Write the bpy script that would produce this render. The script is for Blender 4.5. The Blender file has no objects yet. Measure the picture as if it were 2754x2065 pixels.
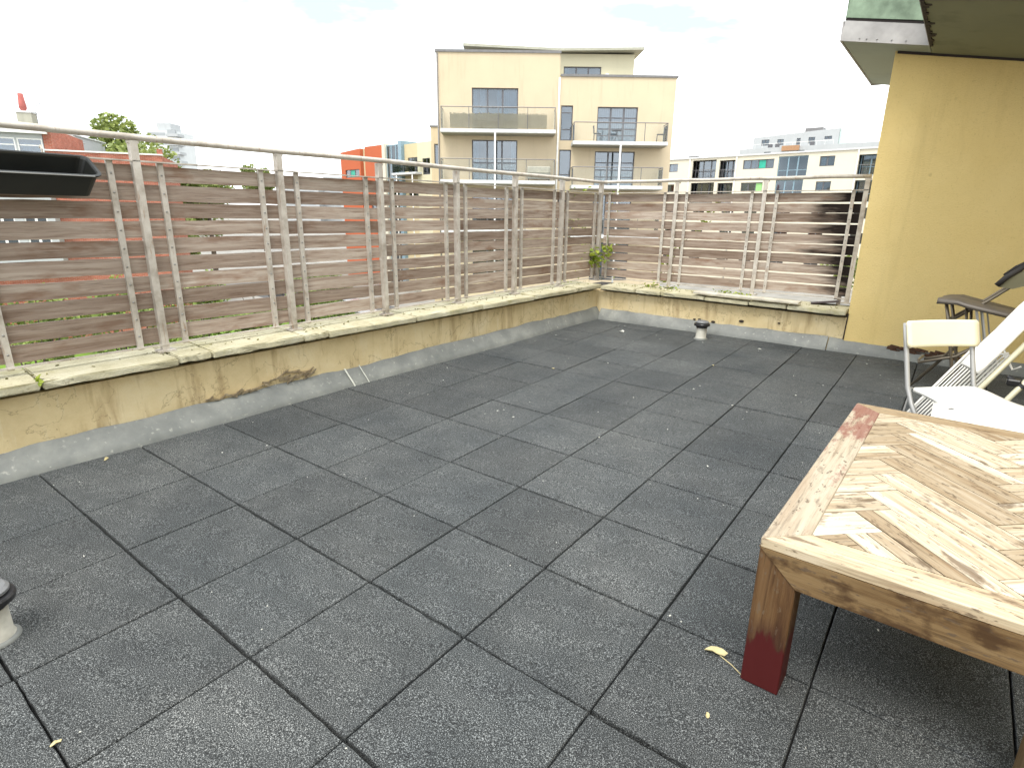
import bpy, bmesh, math, random
from mathutils import Vector, Matrix, Euler
random.seed(7)
R = math.radians
scene = bpy.context.scene
col = scene.collection

# ------------------------------------------------------------------ camera
CAM = Vector((2.626, -0.733, 1.411))
YAW, PITCH, ROLL = R(37.076), R(16.46), R(0.776)
fwd = Vector((-math.sin(YAW) * math.cos(PITCH), math.cos(YAW) * math.cos(PITCH), -math.sin(PITCH)))
rgt = Vector((math.cos(YAW), math.sin(YAW), 0))
upv = rgt.cross(fwd)
r2 = rgt * math.cos(ROLL) + upv * math.sin(ROLL)
u2 = -rgt * math.sin(ROLL) + upv * math.cos(ROLL)
cd = bpy.data.cameras.new('camera'); cam = bpy.data.objects.new('camera', cd); col.objects.link(cam)
cd.sensor_width = 36; cd.sensor_fit = 'HORIZONTAL'; cd.lens = 20.205; cd.clip_end = 3000; cd.clip_start = 0.05
cam.matrix_world = Matrix(((r2.x, u2.x, -fwd.x, CAM.x), (r2.y, u2.y, -fwd.y, CAM.y), (r2.z, u2.z, -fwd.z, CAM.z), (0, 0, 0, 1)))
scene.camera = cam

# ------------------------------------------------------------------ sky, sun, exposure
SUN_EL, SUN_AZ = R(62), R(163)          # azimuth measured from +Y towards +X
world = bpy.data.worlds.new('World'); scene.world = world; world.use_nodes = True
nt = world.node_tree; nt.nodes.clear()
def wn(t, **k):
    n = nt.nodes.new(t)
    for a, b in k.items(): setattr(n, a, b)
    return n
wo = wn('ShaderNodeOutputWorld'); bg = wn('ShaderNodeBackground')
sky = wn('ShaderNodeTexSky', sky_type='NISHITA', sun_disc=False, sun_elevation=SUN_EL, sun_rotation=SUN_AZ)
sky.air_density = 1.0; sky.dust_density = 2.0
tc = wn('ShaderNodeTexCoord'); mp = wn('ShaderNodeMapping'); mp.inputs['Scale'].default_value = (1.0, 1.0, 3.2)
nz = wn('ShaderNodeTexNoise'); nz.inputs['Scale'].default_value = 2.1; nz.inputs['Detail'].default_value = 6; nz.inputs['Roughness'].default_value = 0.55
rp = wn('ShaderNodeValToRGB'); rp.color_ramp.elements[0].position = 0.36; rp.color_ramp.elements[1].position = 0.54
rp.color_ramp.elements[0].color = (0.10, 0.10, 0.10, 1); rp.color_ramp.elements[1].color = (1, 1, 1, 1)
mx = wn('ShaderNodeMix', data_type='RGBA')
mx.inputs[7].default_value = (9.6, 9.75, 9.8, 1)
L = nt.links.new
L(tc.outputs['Generated'], mp.inputs['Vector']); L(mp.outputs['Vector'], nz.inputs['Vector']); L(nz.outputs['Fac'], rp.inputs['Fac'])
br = wn('ShaderNodeMix', data_type='RGBA'); br.inputs[0].default_value = 0.85; br.inputs[7].default_value = (2.35, 3.0, 3.35, 1)
L(sky.outputs['Color'], br.inputs[6]); L(br.outputs[2], mx.inputs[6])
L(rp.outputs['Color'], mx.inputs[0]); L(mx.outputs[2], bg.inputs['Color'])
bg.inputs['Strength'].default_value = 0.10
L(bg.outputs['Background'], wo.inputs['Surface'])
sl = bpy.data.lights.new('sun', 'SUN'); sl.energy = 1.15; sl.angle = R(26); sl.color = (1.0, 0.95, 0.88)
so = bpy.data.objects.new('sun', sl); col.objects.link(so)
sd = Vector((math.sin(SUN_AZ) * math.cos(SUN_EL), math.cos(SUN_AZ) * math.cos(SUN_EL), math.sin(SUN_EL)))
so.rotation_euler = (-sd).to_track_quat('-Z', 'Y').to_euler(); so.location = (0, 0, 30)
vs = scene.view_settings
vs.view_transform = 'Standard'; vs.look = 'None'; vs.gamma = 1.0; vs.exposure = 1.58; vs.use_curve_mapping = False
scene.cycles.max_bounces = 8; scene.cycles.transparent_max_bounces = 16

# ------------------------------------------------------------------ helpers
class MB:
    """collects simple solids into one mesh"""
    def __init__(s): s.v = []; s.f = []
    def add(s, vs_, fs_):
        o = len(s.v); s.v += [tuple(p) for p in vs_]; s.f += [tuple(i + o for i in f) for f in fs_]; return s
    def box(s, x0, x1, y0, y1, z0, z1):
        return s.add([(x0,y0,z0),(x1,y0,z0),(x1,y1,z0),(x0,y1,z0),(x0,y0,z1),(x1,y0,z1),(x1,y1,z1),(x0,y1,z1)],
                     [(0,3,2,1),(4,5,6,7),(0,1,5,4),(1,2,6,5),(2,3,7,6),(3,0,4,7)])
    def bbox(s, x0, x1, y0, y1, z0, z1, b):
        """box with chamfered edges"""
        bm = bmesh.new(); bmesh.ops.create_cube(bm, size=1)
        for v in bm.verts:
            v.co = Vector(((x0 if v.co.x < 0 else x1), (y0 if v.co.y < 0 else y1), (z0 if v.co.z < 0 else z1)))
        bmesh.ops.bevel(bm, geom=bm.edges[:], offset=b, segments=1, affect='EDGES', profile=0.5)
        s.bm(bm); bm.free(); return s
    def bm(s, bm):
        bm.verts.index_update()
        return s.add([v.co.copy() for v in bm.verts], [[v.index for v in f.verts] for f in bm.faces])
    def obox(s, c, ax, ay, az):
        """box from centre and three half axes"""
        c, ax, ay, az = Vector(c), Vector(ax), Vector(ay), Vector(az)
        P = [c + ax*i + ay*j + az*k for k in (-1,1) for (i,j) in ((-1,-1),(1,-1),(1,1),(-1,1))]
        return s.add(P, [(0,3,2,1),(4,5,6,7),(0,1,5,4),(1,2,6,5),(2,3,7,6),(3,0,4,7)])
    def bar(s, a, b, w, h, up=(0,0,1)):
        a, b = Vector(a), Vector(b); d = b - a
        up = Vector(up); sd_ = d.cross(up)
        if sd_.length < 1e-6: sd_ = d.cross(Vector((1,0,0)))
        sd_.normalize(); u_ = sd_.cross(d).normalized()
        return s.obox((a+b)/2, d/2, sd_*w/2, u_*h/2)
    def tube(s, pts, r, n=8, caps=True, ry=None):
        pts = [Vector(p) for p in pts]; rings = []
        prev = None
        for i, p in enumerate(pts):
            d = (pts[min(i+1, len(pts)-1)] - pts[max(i-1, 0)]).normalized()
            if prev is None:
                a = d.cross(Vector((0,0,1)))
                if a.length < 1e-3: a = d.cross(Vector((1,0,0)))
            else: a = prev - d * prev.dot(d)
            a.normalize(); prev = a; b = a.cross(d).normalized()
            rr = r[i] if isinstance(r, (list, tuple)) else r
            rb = rr if ry is None else ry
            rings.append([p + a*math.cos(t)*rr + b*math.sin(t)*rb for t in [2*math.pi*k/n for k in range(n)]])
        V = [v for g in rings for v in g]; Fc = []
        for i in range(len(rings)-1):
            for k in range(n):
                Fc.append((i*n+k, i*n+(k+1) % n, (i+1)*n+(k+1) % n, (i+1)*n+k))
        if caps: Fc.append(tuple(range(n))[::-1]); Fc.append(tuple(range((len(rings)-1)*n, len(rings)*n)))
        return s.add(V, Fc)
    def lathe(s, prof, c=(0,0,0), n=24):
        c = Vector(c); V = []; Fc = []
        for (r_, z) in prof:
            for k in range(n):
                t = 2*math.pi*k/n; V.append(c + Vector((r_*math.cos(t), r_*math.sin(t), z)))
        for i in range(len(prof)-1):
            for k in range(n): Fc.append((i*n+k, i*n+(k+1) % n, (i+1)*n+(k+1) % n, (i+1)*n+k))
        Fc.append(tuple(range(n))[::-1]); Fc.append(tuple(range((len(prof)-1)*n, len(prof)*n)))
        return s.add(V, Fc)
    def mesh(s, name, smooth=False):
        m = bpy.data.meshes.new(name); m.from_pydata(s.v, [], s.f); m.update()
        bm = bmesh.new(); bm.from_mesh(m); bmesh.ops.recalc_face_normals(bm, faces=bm.faces[:]); bm.to_mesh(m); bm.free()
        if smooth:
            for p in m.polygons: p.use_smooth = True
        return m
    def build(s, name, m, parent=None, smooth=False):
        me = s.mesh(name, smooth); me.materials.append(m)
        return link(name, me, parent)
def link(name, me, parent=None):
    o = bpy.data.objects.new(name, me); col.objects.link(o)
    if parent is not None: o.parent = parent
    return o
def tag(o, label=None, cat=None, group=None, kind=None):
    if label: o['label'] = label
    if cat: o['category'] = cat
    if group: o['group'] = group
    if kind: o['kind'] = kind
    return o
def thing(name, label, cat, loc=(0,0,0), rz=0, group=None):
    o = bpy.data.objects.new(name, None); col.objects.link(o); o.location = loc; o.rotation_euler = (0,0,rz); o.empty_display_size = 0.1
    return tag(o, label, cat, group)
SX, SY = -0.00469, 0.02162
def zf(x, y): return SX*x + SY*y          # the deck falls gently

# ------------------------------------------------------------------ materials
def srgb(r, g, b):
    f = lambda c: (c/255/12.92) if c/255 <= 0.04045 else ((c/255+0.055)/1.055)**2.4
    return (f(r), f(g), f(b), 1)
MATS = {}
class NT:
    def __init__(s, name):
        s.m = bpy.data.materials.new(name); s.m.use_nodes = True; s.t = s.m.node_tree; s.t.nodes.clear()
        s.out = s.n('ShaderNodeOutputMaterial'); s.b = s.n('ShaderNodeBsdfPrincipled'); s.l(s.b.outputs[0], s.out.inputs[0])
        s._tc = None; MATS[name] = s.m
    def n(s, t, **k):
        x = s.t.nodes.new(t)
        for a, b in k.items(): setattr(x, a, b)
        return x
    def l(s, a, b): s.t.links.new(a, b)
    def coord(s, kind='Object', scale=(1,1,1), rnd=False, rot=(0,0,0)):
        c = s.n('ShaderNodeTexCoord'); m = s.n('ShaderNodeMapping'); m.inputs['Scale'].default_value = scale; m.inputs['Rotation'].default_value = rot
        src = c.outputs[kind]
        if rnd:
            oi = s.n('ShaderNodeObjectInfo'); mu = s.n('ShaderNodeMath', operation='MULTIPLY'); mu.inputs[1].default_value = 37.0
            s.l(oi.outputs['Random'], mu.inputs[0]); va = s.n('ShaderNodeVectorMath', operation='ADD')
            s.l(src, va.inputs[0]); s.l(mu.outputs[0], va.inputs[1]); src = va.outputs[0]
        s.l(src, m.inputs['Vector']); return m.outputs['Vector']
    def pos(s, scale=(1,1,1)):
        g = s.n('ShaderNodeNewGeometry'); m = s.n('ShaderNodeMapping'); m.inputs['Scale'].default_value = scale
        s.l(g.outputs['Position'], m.inputs['Vector']); return m.outputs['Vector']
    def noise(s, vec, scale=5, detail=4, rough=0.55, dist=0):
        x = s.n('ShaderNodeTexNoise'); x.inputs['Scale'].default_value = scale; x.inputs['Detail'].default_value = detail
        x.inputs['Roughness'].default_value = rough; x.inputs['Distortion'].default_value = dist
        if vec is not None: s.l(vec, x.inputs['Vector'])
        return x.outputs['Fac']
    def ramp(s, fac, stops, interp='LINEAR'):
        x = s.n('ShaderNodeValToRGB'); cr = x.color_ramp; cr.interpolation = interp
        while len(cr.elements) > 1: cr.elements.remove(cr.elements[-1])
        cr.elements[0].position = stops[0][0]; cr.elements[0].color = s._c(stops[0][1])
        for p, c in stops[1:]:
            e = cr.elements.new(p); e.color = s._c(c)
        s.l(fac, x.inputs['Fac']); return x.outputs['Color']
    def _c(s, c): return (c, c, c, 1) if isinstance(c, (int, float)) else (tuple(c) + (1,))[:4]
    def mix(s, fac, a, b, mode='MIX'):
        x = s.n('ShaderNodeMix', data_type='RGBA', blend_type=mode)
        for i, v in ((0, fac), (6, a), (7, b)):
            if isinstance(v, bpy.types.NodeSocket): s.l(v, x.inputs[i])
            elif i == 0: x.inputs[0].default_value = v
            else: x.inputs[i].default_value = s._c(v)
        return x.outputs[2]
    def math(s, op, a, b=0.0):
        x = s.n('ShaderNodeMath', operation=op)
        for i, v in ((0, a), (1, b)):
            if isinstance(v, bpy.types.NodeSocket): s.l(v, x.inputs[i])
            else: x.inputs[i].default_value = v
        return x.outputs[0]
    def sep(s, vec):
        x = s.n('ShaderNodeSeparateXYZ'); s.l(vec, x.inputs[0]); return x.outputs
    def bump(s, h, st=0.3, dist=0.01):
        x = s.n('ShaderNodeBump'); x.inputs['Strength'].default_value = st; x.inputs['Distance'].default_value = dist
        s.l(h, x.inputs['Height']); s.l(x.outputs[0], s.b.inputs['Normal'])
    def rnd(s): return s.n('ShaderNodeObjectInfo').outputs['Random']
    def fin(s, colr, rough=0.7, metal=0.0, spec=0.5):
        if isinstance(colr, bpy.types.NodeSocket): s.l(colr, s.b.inputs['Base Color'])
        else: s.b.inputs['Base Color'].default_value = s._c(colr)
        if isinstance(rough, bpy.types.NodeSocket): s.l(rough, s.b.inputs['Roughness'])
        else: s.b.inputs['Roughness'].default_value = rough
        s.b.inputs['Metallic'].default_value = metal; s.b.inputs['Specular IOR Level'].default_value = spec
        return s.m
def plain(name, c, rough=0.6, metal=0.0, var=0.12, scale=6, spec=0.5):
    t = NT(name); n = t.noise(t.coord('Object', rnd=True), scale, 5)
    a = tuple(x*(1-var) for x in c); b = tuple(min(1, x*(1+var)) for x in c)
    return t.fin(t.ramp(n, [(0.3, a), (0.7, b)]), rough, metal, spec)

def m_rubber():
    t = NT('rubber_granule'); p = t.pos()
    fine = t.noise(p, 300, 2, 0.75); vor = t.n('ShaderNodeTexVoronoi'); vor.inputs['Scale'].default_value = 170; t.l(p, vor.inputs['Vector'])
    c = t.ramp(fine, [(0.36, (0.003,0.0035,0.004)), (0.47, (0.023,0.026,0.0275)), (0.57, (0.067,0.074,0.077)), (0.67, (0.30,0.315,0.32))])
    fleck = t.ramp(vor.outputs['Distance'], [(0.0, 1.0), (0.16, 0.0)])
    vc = t.n('ShaderNodeSeparateColor'); t.l(vor.outputs['Color'], vc.inputs[0])
    sel = t.ramp(vc.outputs[0], [(0.80, 0.0), (0.86, 1.0)])
    c = t.mix(t.math('MULTIPLY', fleck, sel), c, (0.30,0.31,0.31))
    big = t.noise(p, 1.3, 4, 0.6); big2 = t.noise(p, 5.0, 4, 0.6)
    c = t.mix(1.0, c, t.ramp(big, [(0.28, (0.66,0.70,0.72)), (0.72, (1.30,1.26,1.20))]), 'MULTIPLY')
    c = t.mix(1.0, c, t.ramp(big2, [(0.3, 0.86), (0.7, 1.12)]), 'MULTIPLY')
    c = t.mix(1.0, c, t.ramp(t.rnd(), [(0, 0.85), (1, 1.15)]), 'MULTIPLY')
    t.bump(fine, 0.6, 0.004); return t.fin(c, 0.82, 0, 0.35)
def m_membrane():
    t = NT('roof_membrane'); p = t.pos(); a = t.noise(p, 3.0, 6, 0.65); b = t.noise(p, 30, 4)
    c = t.ramp(a, [(0.25, (0.11,0.118,0.112)), (0.5, (0.175,0.183,0.172)), (0.75, (0.27,0.278,0.25))])
    c = t.mix(t.ramp(b, [(0.62, 0.0), (0.72, 0.5)]), c, (0.42,0.42,0.37))
    t.bump(a, 0.35, 0.03); return t.fin(c, 0.55, 0, 0.4)
def m_parapet():
    t = NT('ochre_render_weathered'); p = t.pos(); st = t.pos((5.0, 5.0, 0.7))
    a = t.noise(p, 2.6, 6, 0.65); s = t.noise(st, 2.6, 5, 0.6); sp = t.noise(p, 55, 3, 0.6); cr = t.noise(p, 2.4, 8, 0.6, 0.3)
    c = t.ramp(a, [(0.22, (0.48,0.375,0.20)), (0.5, (0.61,0.50,0.29)), (0.78, (0.68,0.59,0.39))])
    c = t.mix(t.ramp(s, [(0.52, 0.0), (0.68, 0.55)]), c, (0.29,0.195,0.095))
    c = t.mix(t.ramp(s, [(0.25, 0.6), (0.37, 0.0)]), c, (0.62,0.55,0.38))
    c = t.mix(t.ramp(cr, [(0.494, 0.0), (0.50, 0.5), (0.506, 0.0)]), c, (0.13,0.09,0.045))
    c = t.mix(t.ramp(t.noise(p, 1.6, 5, 0.7), [(0.66, 0.0), (0.74, 0.55)]), c, (0.17,0.16,0.13))
    c = t.mix(t.ramp(sp, [(0.70, 0.0), (0.76, 0.55)]), c, (0.12,0.08,0.04))
    t.bump(t.math('ADD', sp, t.math('MULTIPLY', a, 2.0)), 0.5, 0.006); return t.fin(c, 0.85, 0, 0.2)
def m_wall():
    t = NT('yellow_pebble_render'); p = t.pos(); a = t.noise(p, 1.1, 5, 0.6); sp = t.noise(p, 85, 3, 0.65); mid = t.noise(p, 16, 4)
    c = t.ramp(a, [(0.25, (0.66,0.50,0.205)), (0.75, (0.73,0.575,0.265))])
    c = t.mix(t.ramp(sp, [(0.62, 0.0), (0.72, 0.45)]), c, (0.33,0.235,0.085))
    c = t.mix(t.ramp(mid, [(0.70, 0.0), (0.76, 0.25)]), c, (0.25,0.17,0.06))
    c = t.mix(t.ramp(t.noise(t.pos((7,7,0.5)), 1.6, 5, 0.65), [(0.56, 0.0), (0.74, 0.16)]), c, (0.36,0.26,0.10))
    c = t.mix(t.ramp(t.noise(p, 9, 6, 0.7, 1.0), [(0.495, 0.0), (0.5, 0.22), (0.505, 0.0)]), c, (0.25,0.17,0.06))
    t.bump(sp, 0.75, 0.006); return t.fin(c, 0.9, 0, 0.15)
def m_coping():
    t = NT('mossy_concrete'); p = t.coord('Object', rnd=True); g = t.pos(); a = t.noise(p, 5, 6, 0.65); sp = t.noise(p, 60, 4, 0.7); mo = t.noise(g, 3.4, 6, 0.7)
    c = t.ramp(a, [(0.25, (0.34,0.31,0.20)), (0.5, (0.46,0.43,0.30)), (0.75, (0.55,0.53,0.41))])
    c = t.mix(t.ramp(sp, [(0.28, 0.7), (0.40, 0.0)]), c, (0.14,0.12,0.065))
    c = t.mix(t.ramp(mo, [(0.54, 0.0), (0.68, 0.5)]), c, (0.27,0.25,0.08))
    c = t.mix(t.ramp(t.noise(g, 9, 5, 0.7), [(0.64, 0.0), (0.72, 0.7)]), c, (0.11,0.085,0.05))
    t.bump(t.math('ADD', sp, a), 0.7, 0.008); return t.fin(c, 0.92, 0, 0.15)
def m_steel():
    t = NT('weathered_railing_paint'); p = t.pos(); a = t.noise(p, 9, 5, 0.65); b = t.noise(t.pos((14,14,2)), 4, 4)
    c = t.ramp(a, [(0.25, (0.27,0.235,0.19)), (0.5, (0.46,0.42,0.365)), (0.8, (0.57,0.545,0.49))])
    c = t.mix(t.ramp(b, [(0.60, 0.0), (0.72, 0.65)]), c, (0.25,0.13,0.065))
    t.bump(a, 0.3, 0.003); return t.fin(c, 0.6, 0.15, 0.35)
def m_slat(name, char=False):
    t = NT(name); g1 = t.coord('Object', (1.5, 1.0, 26.0), True); g2 = t.coord('Object', (6.0, 1, 110.0), True); bl = t.coord('Object', (2.6, 1, 7.0), True)
    a = t.noise(g1, 1.5, 5, 0.6, 0.6); f = t.noise(g2, 1.0, 4, 0.7); b = t.noise(bl, 1.2, 4, 0.6)
    c = t.ramp(a, [(0.25, (0.20,0.145,0.11)), (0.43, (0.35,0.29,0.245)), (0.6, (0.46,0.41,0.36)), (0.8, (0.56,0.52,0.47))])
    c = t.mix(t.ramp(f, [(0.30, 0.6), (0.45, 0.0)]), c, (0.12,0.085,0.06))
    c = t.mix(t.ramp(b, [(0.56, 0.0), (0.74, 0.75)]), c, (0.22,0.12,0.07))
    c = t.mix(t.ramp(b, [(0.24, 0.6), (0.38, 0.0)]), c, (0.44,0.41,0.37))
    c = t.mix(1.0, c, t.ramp(t.rnd(), [(0, (0.56,0.49,0.44)), (0.5, (0.76,0.695,0.645)), (1, (0.98,0.93,0.88))]), 'MULTIPLY')
    if char:
        p = t.pos(); sx = t.sep(p); n = t.noise(t.pos((1.6,1,9)), 1.5, 4)
        e = t.math('ADD', sx[0], t.math('MULTIPLY', n, 0.9)); 
        zc = t.math('SUBTRACT', 1.0, t.math('ABSOLUTE', t.math('MULTIPLY', t.math('SUBTRACT', sx[2], 1.30), 1.9)))
        e = t.math('ADD', e, t.math('MULTIPLY', zc, 0.16))
        k = t.ramp(t.math('DIVIDE', e, 2.6), [(0.715, 0.0), (0.82, 1.0)])
        c = t.mix(k, c, (0.012,0.007,0.005))
    t.bump(t.math('ADD', t.math('MULTIPLY', f, 0.6), a), 0.5, 0.004); return t.fin(c, 0.8, 0, 0.25)
def m_table(name, base, dark, light, grain_dir, red=False, marks=1.0, axis=0):
    t = NT(name)
    sc = [30, 30, 30]; sc[grain_dir] = 1.6; sc2 = [90, 90, 90]; sc2[grain_dir] = 5; sc3 = [9, 9, 9]; sc3[grain_dir] = 3
    g = t.coord('Object', sc, True); g2 = t.coord('Object', sc2, True); g3 = t.coord('Object', sc3, True)
    a = t.noise(g, 1.0, 6, 0.68, 0.35); f = t.noise(g2, 1.0, 3, 0.6); k = t.noise(g3, 1.7, 5, 0.65)
    c = t.ramp(a, [(0.28, dark), (0.5, base), (0.72, light)])
    c = t.mix(t.ramp(f, [(0.32, 0.45), (0.46, 0.0)]), c, tuple(x*0.45 for x in dark))
    c = t.mix(t.ramp(k, [(0.58, 0.0), (0.66, 0.78*marks)]), c, (0.10,0.062,0.034))
    sp = t.noise(t.coord('Object', [x*5 for x in sc3], True), 1.6, 3, 0.6)
    c = t.mix(t.ramp(sp, [(0.60, 0.0), (0.66, 0.8*marks)]), c, (0.12,0.085,0.055))
    ck = t.noise(t.coord('Object', [x*(.35 if i == grain_dir else 2.2) for i, x in enumerate(sc)], True), 1.0, 6, 0.7, 1.5)
    c = t.mix(t.ramp(ck, [(0.485, 0.0), (0.5, 0.45), (0.515, 0.0)]), c, tuple(x*0.35 for x in dark))
    if red: c = t.mix(t.ramp(t.math('ADD', t.noise(g3, 1.3, 6, 0.75), t.math('MULTIPLY', t.sep(t.coord('Object'))[1], 0.16)), [(0.53, 0.0), (0.62, 0.7)]), c, (0.23,0.055,0.045))
    c = t.mix(1.0, c, t.ramp(t.rnd(), [(0, (0.62,0.56,0.48)), (0.4, (0.88,0.85,0.80)), (0.7, (1.05,1.05,1.04)), (1, (1.22,1.24,1.26))]), 'MULTIPLY')
    return t, c, a
def blotch(t, c, a):
    n = t.noise(t.coord('Object', (5,5,9), True), 1.6, 5, 0.62)
    return t, t.mix(t.ramp(n, [(0.50, 0.0), (0.60, 0.85)]), c, (0.05,0.025,0.010)), a
def fin_table(t, c, a, rough=0.55):
    t.bump(a, 0.35, 0.003); return t.fin(c, rough, 0, 0.3)
def m_leg():
    t, c, a = m_table('table_leg_wood', (0.105,0.055,0.022), (0.042,0.018,0.007), (0.17,0.105,0.05), 2)
    z = t.sep(t.coord('Object'))[2]; n = t.noise(t.coord('Object', (26,26,5), True), 1.0, 6, 0.65)
    e = t.math('SUBTRACT', t.math('ADD', z, t.math('MULTIPLY', t.math('SUBTRACT', n, 0.5), 0.26)), -0.03)
    k = t.ramp(e, [(0.20, 1.0), (0.225, 0.0)])
    c = t.mix(t.ramp(e, [(0.20, 0.85), (0.30, 0.0)]), c, (0.035,0.010,0.006))
    c = t.mix(k, c, (0.055,0.004,0.004)); return fin_table(t, c, a, 0.65)
def m_glass(name, tint=(0.44,0.53,0.60), refl=0.10):
    t = NT(name); t.t.nodes.remove(t.b)
    g = t.n('ShaderNodeBsdfGlossy'); g.inputs['Roughness'].default_value = 0.03; g.inputs['Color'].default_value = (0.9,0.95,1,1)
    tr = t.n('ShaderNodeBsdfTransparent'); tr.inputs['Color'].default_value = tint + (1,)
    mxs = t.n('ShaderNodeMixShader'); fr = t.n('ShaderNodeFresnel'); fr.inputs['IOR'].default_value = 1.5
    ad = t.math('ADD', fr.outputs[0], refl); t.l(ad, mxs.inputs[0]); t.l(tr.outputs[0], mxs.inputs[1]); t.l(g.outputs[0], mxs.inputs[2]); t.l(mxs.outputs[0], t.out.inputs[0])
    return t.m
def m_brick():
    t = NT('red_brick'); uv = t.coord('Object'); sx = t.sep(uv); cb = t.n('ShaderNodeCombineXYZ')
    t.l(t.math('ADD', sx[0], sx[1]), cb.inputs[0]); t.l(sx[2], cb.inputs[1])
    b = t.n('ShaderNodeTexBrick'); t.l(cb.outputs[0], b.inputs['Vector']); b.inputs['Scale'].default_value = 1.0
    b.inputs['Brick Width'].default_value = 0.225; b.inputs['Row Height'].default_value = 0.075; b.inputs['Mortar Size'].default_value = 0.006
    b.inputs['Color1'].default_value = (0.30,0.085,0.052,1); b.inputs['Color2'].default_value = (0.40,0.13,0.085,1); b.inputs['Mortar'].default_value = (0.36,0.29,0.24,1)
    n = t.noise(uv, 1.5, 4); c = t.mix(1.0, b.outputs['Color'], t.ramp(n, [(0.3, 0.8), (0.7, 1.15)]), 'MULTIPLY'); return t.fin(c, 0.9, 0, 0.1)
def m_leaf(name, c0, c1):
    t = NT(name); g = t.n('ShaderNodeNewGeometry'); r = t.ramp(g.outputs['Random Per Island'], [(0, c0), (1, c1)])
    t.l(r, t.b.inputs['Base Color']); t.b.inputs['Roughness'].default_value = 0.6
    tl = t.n('ShaderNodeBsdfTranslucent'); t.l(r, tl.inputs[0]); ms = t.n('ShaderNodeMixShader'); ms.inputs[0].default_value = 0.35
    t.l(t.b.outputs[0], ms.inputs[1]); t.l(tl.outputs[0], ms.inputs[2]); t.l(ms.outputs[0], t.out.inputs[0]); return t.m
def m_facade(name, c, var=0.10, streak=0.25):
    t = NT(name); p = t.coord('Object'); a = t.noise(p, 0.45, 5, 0.6); s = t.noise(t.coord('Object', (2.2,2.2,0.22)), 1.3, 5, 0.65); f = t.noise(p, 14, 3)
    cc = t.ramp(a, [(0.25, tuple(x*(1-var) for x in c)), (0.75, tuple(x*(1+var) for x in c))])
    cc = t.mix(t.ramp(s, [(0.55, 0.0), (0.75, streak)]), cc, tuple(x*0.55 for x in c)); t.bump(f, 0.2, 0.01); return t.fin(cc, 0.9, 0, 0.15)

RUB = m_rubber(); MEM = m_membrane(); PAR = m_parapet(); WAL = m_wall(); COP = m_coping(); STE = m_steel()
SLAT = m_slat('grey_weathered_slat'); CHAR = m_slat('scorched_slat', True)
SCREW = plain('screw_zinc', (0.30,0.30,0.29), 0.35, 0.8)
DARKDECK = plain('deck_underlay', (0.012,0.012,0.012), 0.95)
BOARD = fin_table(*m_table('table_board_wood', (0.47,0.40,0.295), (0.29,0.205,0.125), (0.62,0.58,0.50), 0))
FRAMEY = fin_table(*m_table('table_frame_wood_long', (0.52,0.475,0.39), (0.38,0.30,0.22), (0.60,0.57,0.50), 1, red=True))
FRAMEX = fin_table(*m_table('table_frame_wood_short', (0.47,0.39,0.27), (0.32,0.215,0.125), (0.56,0.50,0.40), 0))
APX = fin_table(*blotch(*m_table('table_apron_wood', (0.19,0.125,0.06), (0.10,0.055,0.022), (0.26,0.185,0.10), 0, marks=1.2)))
APY = fin_table(*m_table('table_apron_wood_long', (0.185,0.115,0.052), (0.085,0.042,0.016), (0.25,0.17,0.09), 1))
LEG = m_leg(); LEGP = fin_table(*m_table('table_leg_bare_wood', (0.22,0.15,0.075), (0.11,0.06,0.025), (0.29,0.21,0.12), 2))
PLASTIC_W = plain('white_plastic', (0.70,0.69,0.65), 0.4, 0, 0.10); CREAM = plain('cream_plastic', (0.72,0.66,0.47), 0.45, 0, 0.04)
GREYTUBE = plain('grey_painted_tube', (0.36,0.36,0.35), 0.4, 0.3, 0.06); CREAMTUBE = plain('cream_painted_tube', (0.46,0.44,0.32), 0.35, 0.0, 0.08)
TAUPE = plain('taupe_plastic', (0.10,0.085,0.068), 0.45); BRONZE = plain('bronze_tube', (0.16,0.135,0.10), 0.35, 0.5); BLACKP = plain('black_plastic', (0.012,0.012,0.013), 0.35)
PADDING = plain('black_padding', (0.018,0.015,0.014), 0.7); OLIVEPAD = plain('olive_mesh_fabric', (0.16,0.15,0.09), 0.8)
PLANTER = plain('black_planter_plastic', (0.010,0.011,0.010), 0.38, 0, 0.3); TAGM = plain('pale_plastic_tag', (0.30,0.38,0.38), 0.5)
PIPE = plain('weathered_pipe', (0.40,0.39,0.34), 0.7, 0, 0.3, 14); CAPM = plain('black_vent_cap', (0.02,0.02,0.022), 0.3)
SOFFIT = m_facade('green_soffit_board', (0.25,0.26,0.175), 0.18, 0.6); FASC = plain('silver_fascia_sheet', (0.33,0.32,0.31), 0.6, 0.0, 0.22, 6, 0.3); COPPER = plain('pale_green_sheet', (0.19,0.25,0.18), 0.95, 0, 0.35, 7, 0.1)
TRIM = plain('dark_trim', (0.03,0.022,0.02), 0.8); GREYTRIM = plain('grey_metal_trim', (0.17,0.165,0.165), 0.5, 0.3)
LEAFDRY = plain('dry_leaf', (0.44,0.38,0.20), 0.7, 0, 0.3, 20); FLECK = plain('pale_fleck', (0.6,0.6,0.54), 0.8); GRIT = plain('dark_grit', (0.035,0.026,0.02), 0.95)
IVY = m_leaf('ivy_leaf', (0.17,0.26,0.02), (0.42,0.48,0.07)); TREEL = m_leaf('tree_leaf', (0.14,0.19,0.05), (0.33,0.38,0.11)); SHRUBL = m_leaf('shrub_leaf', (0.10,0.15,0.025), (0.28,0.36,0.08))
BARK = plain('bark', (0.09,0.07,0.05), 0.9)
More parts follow.
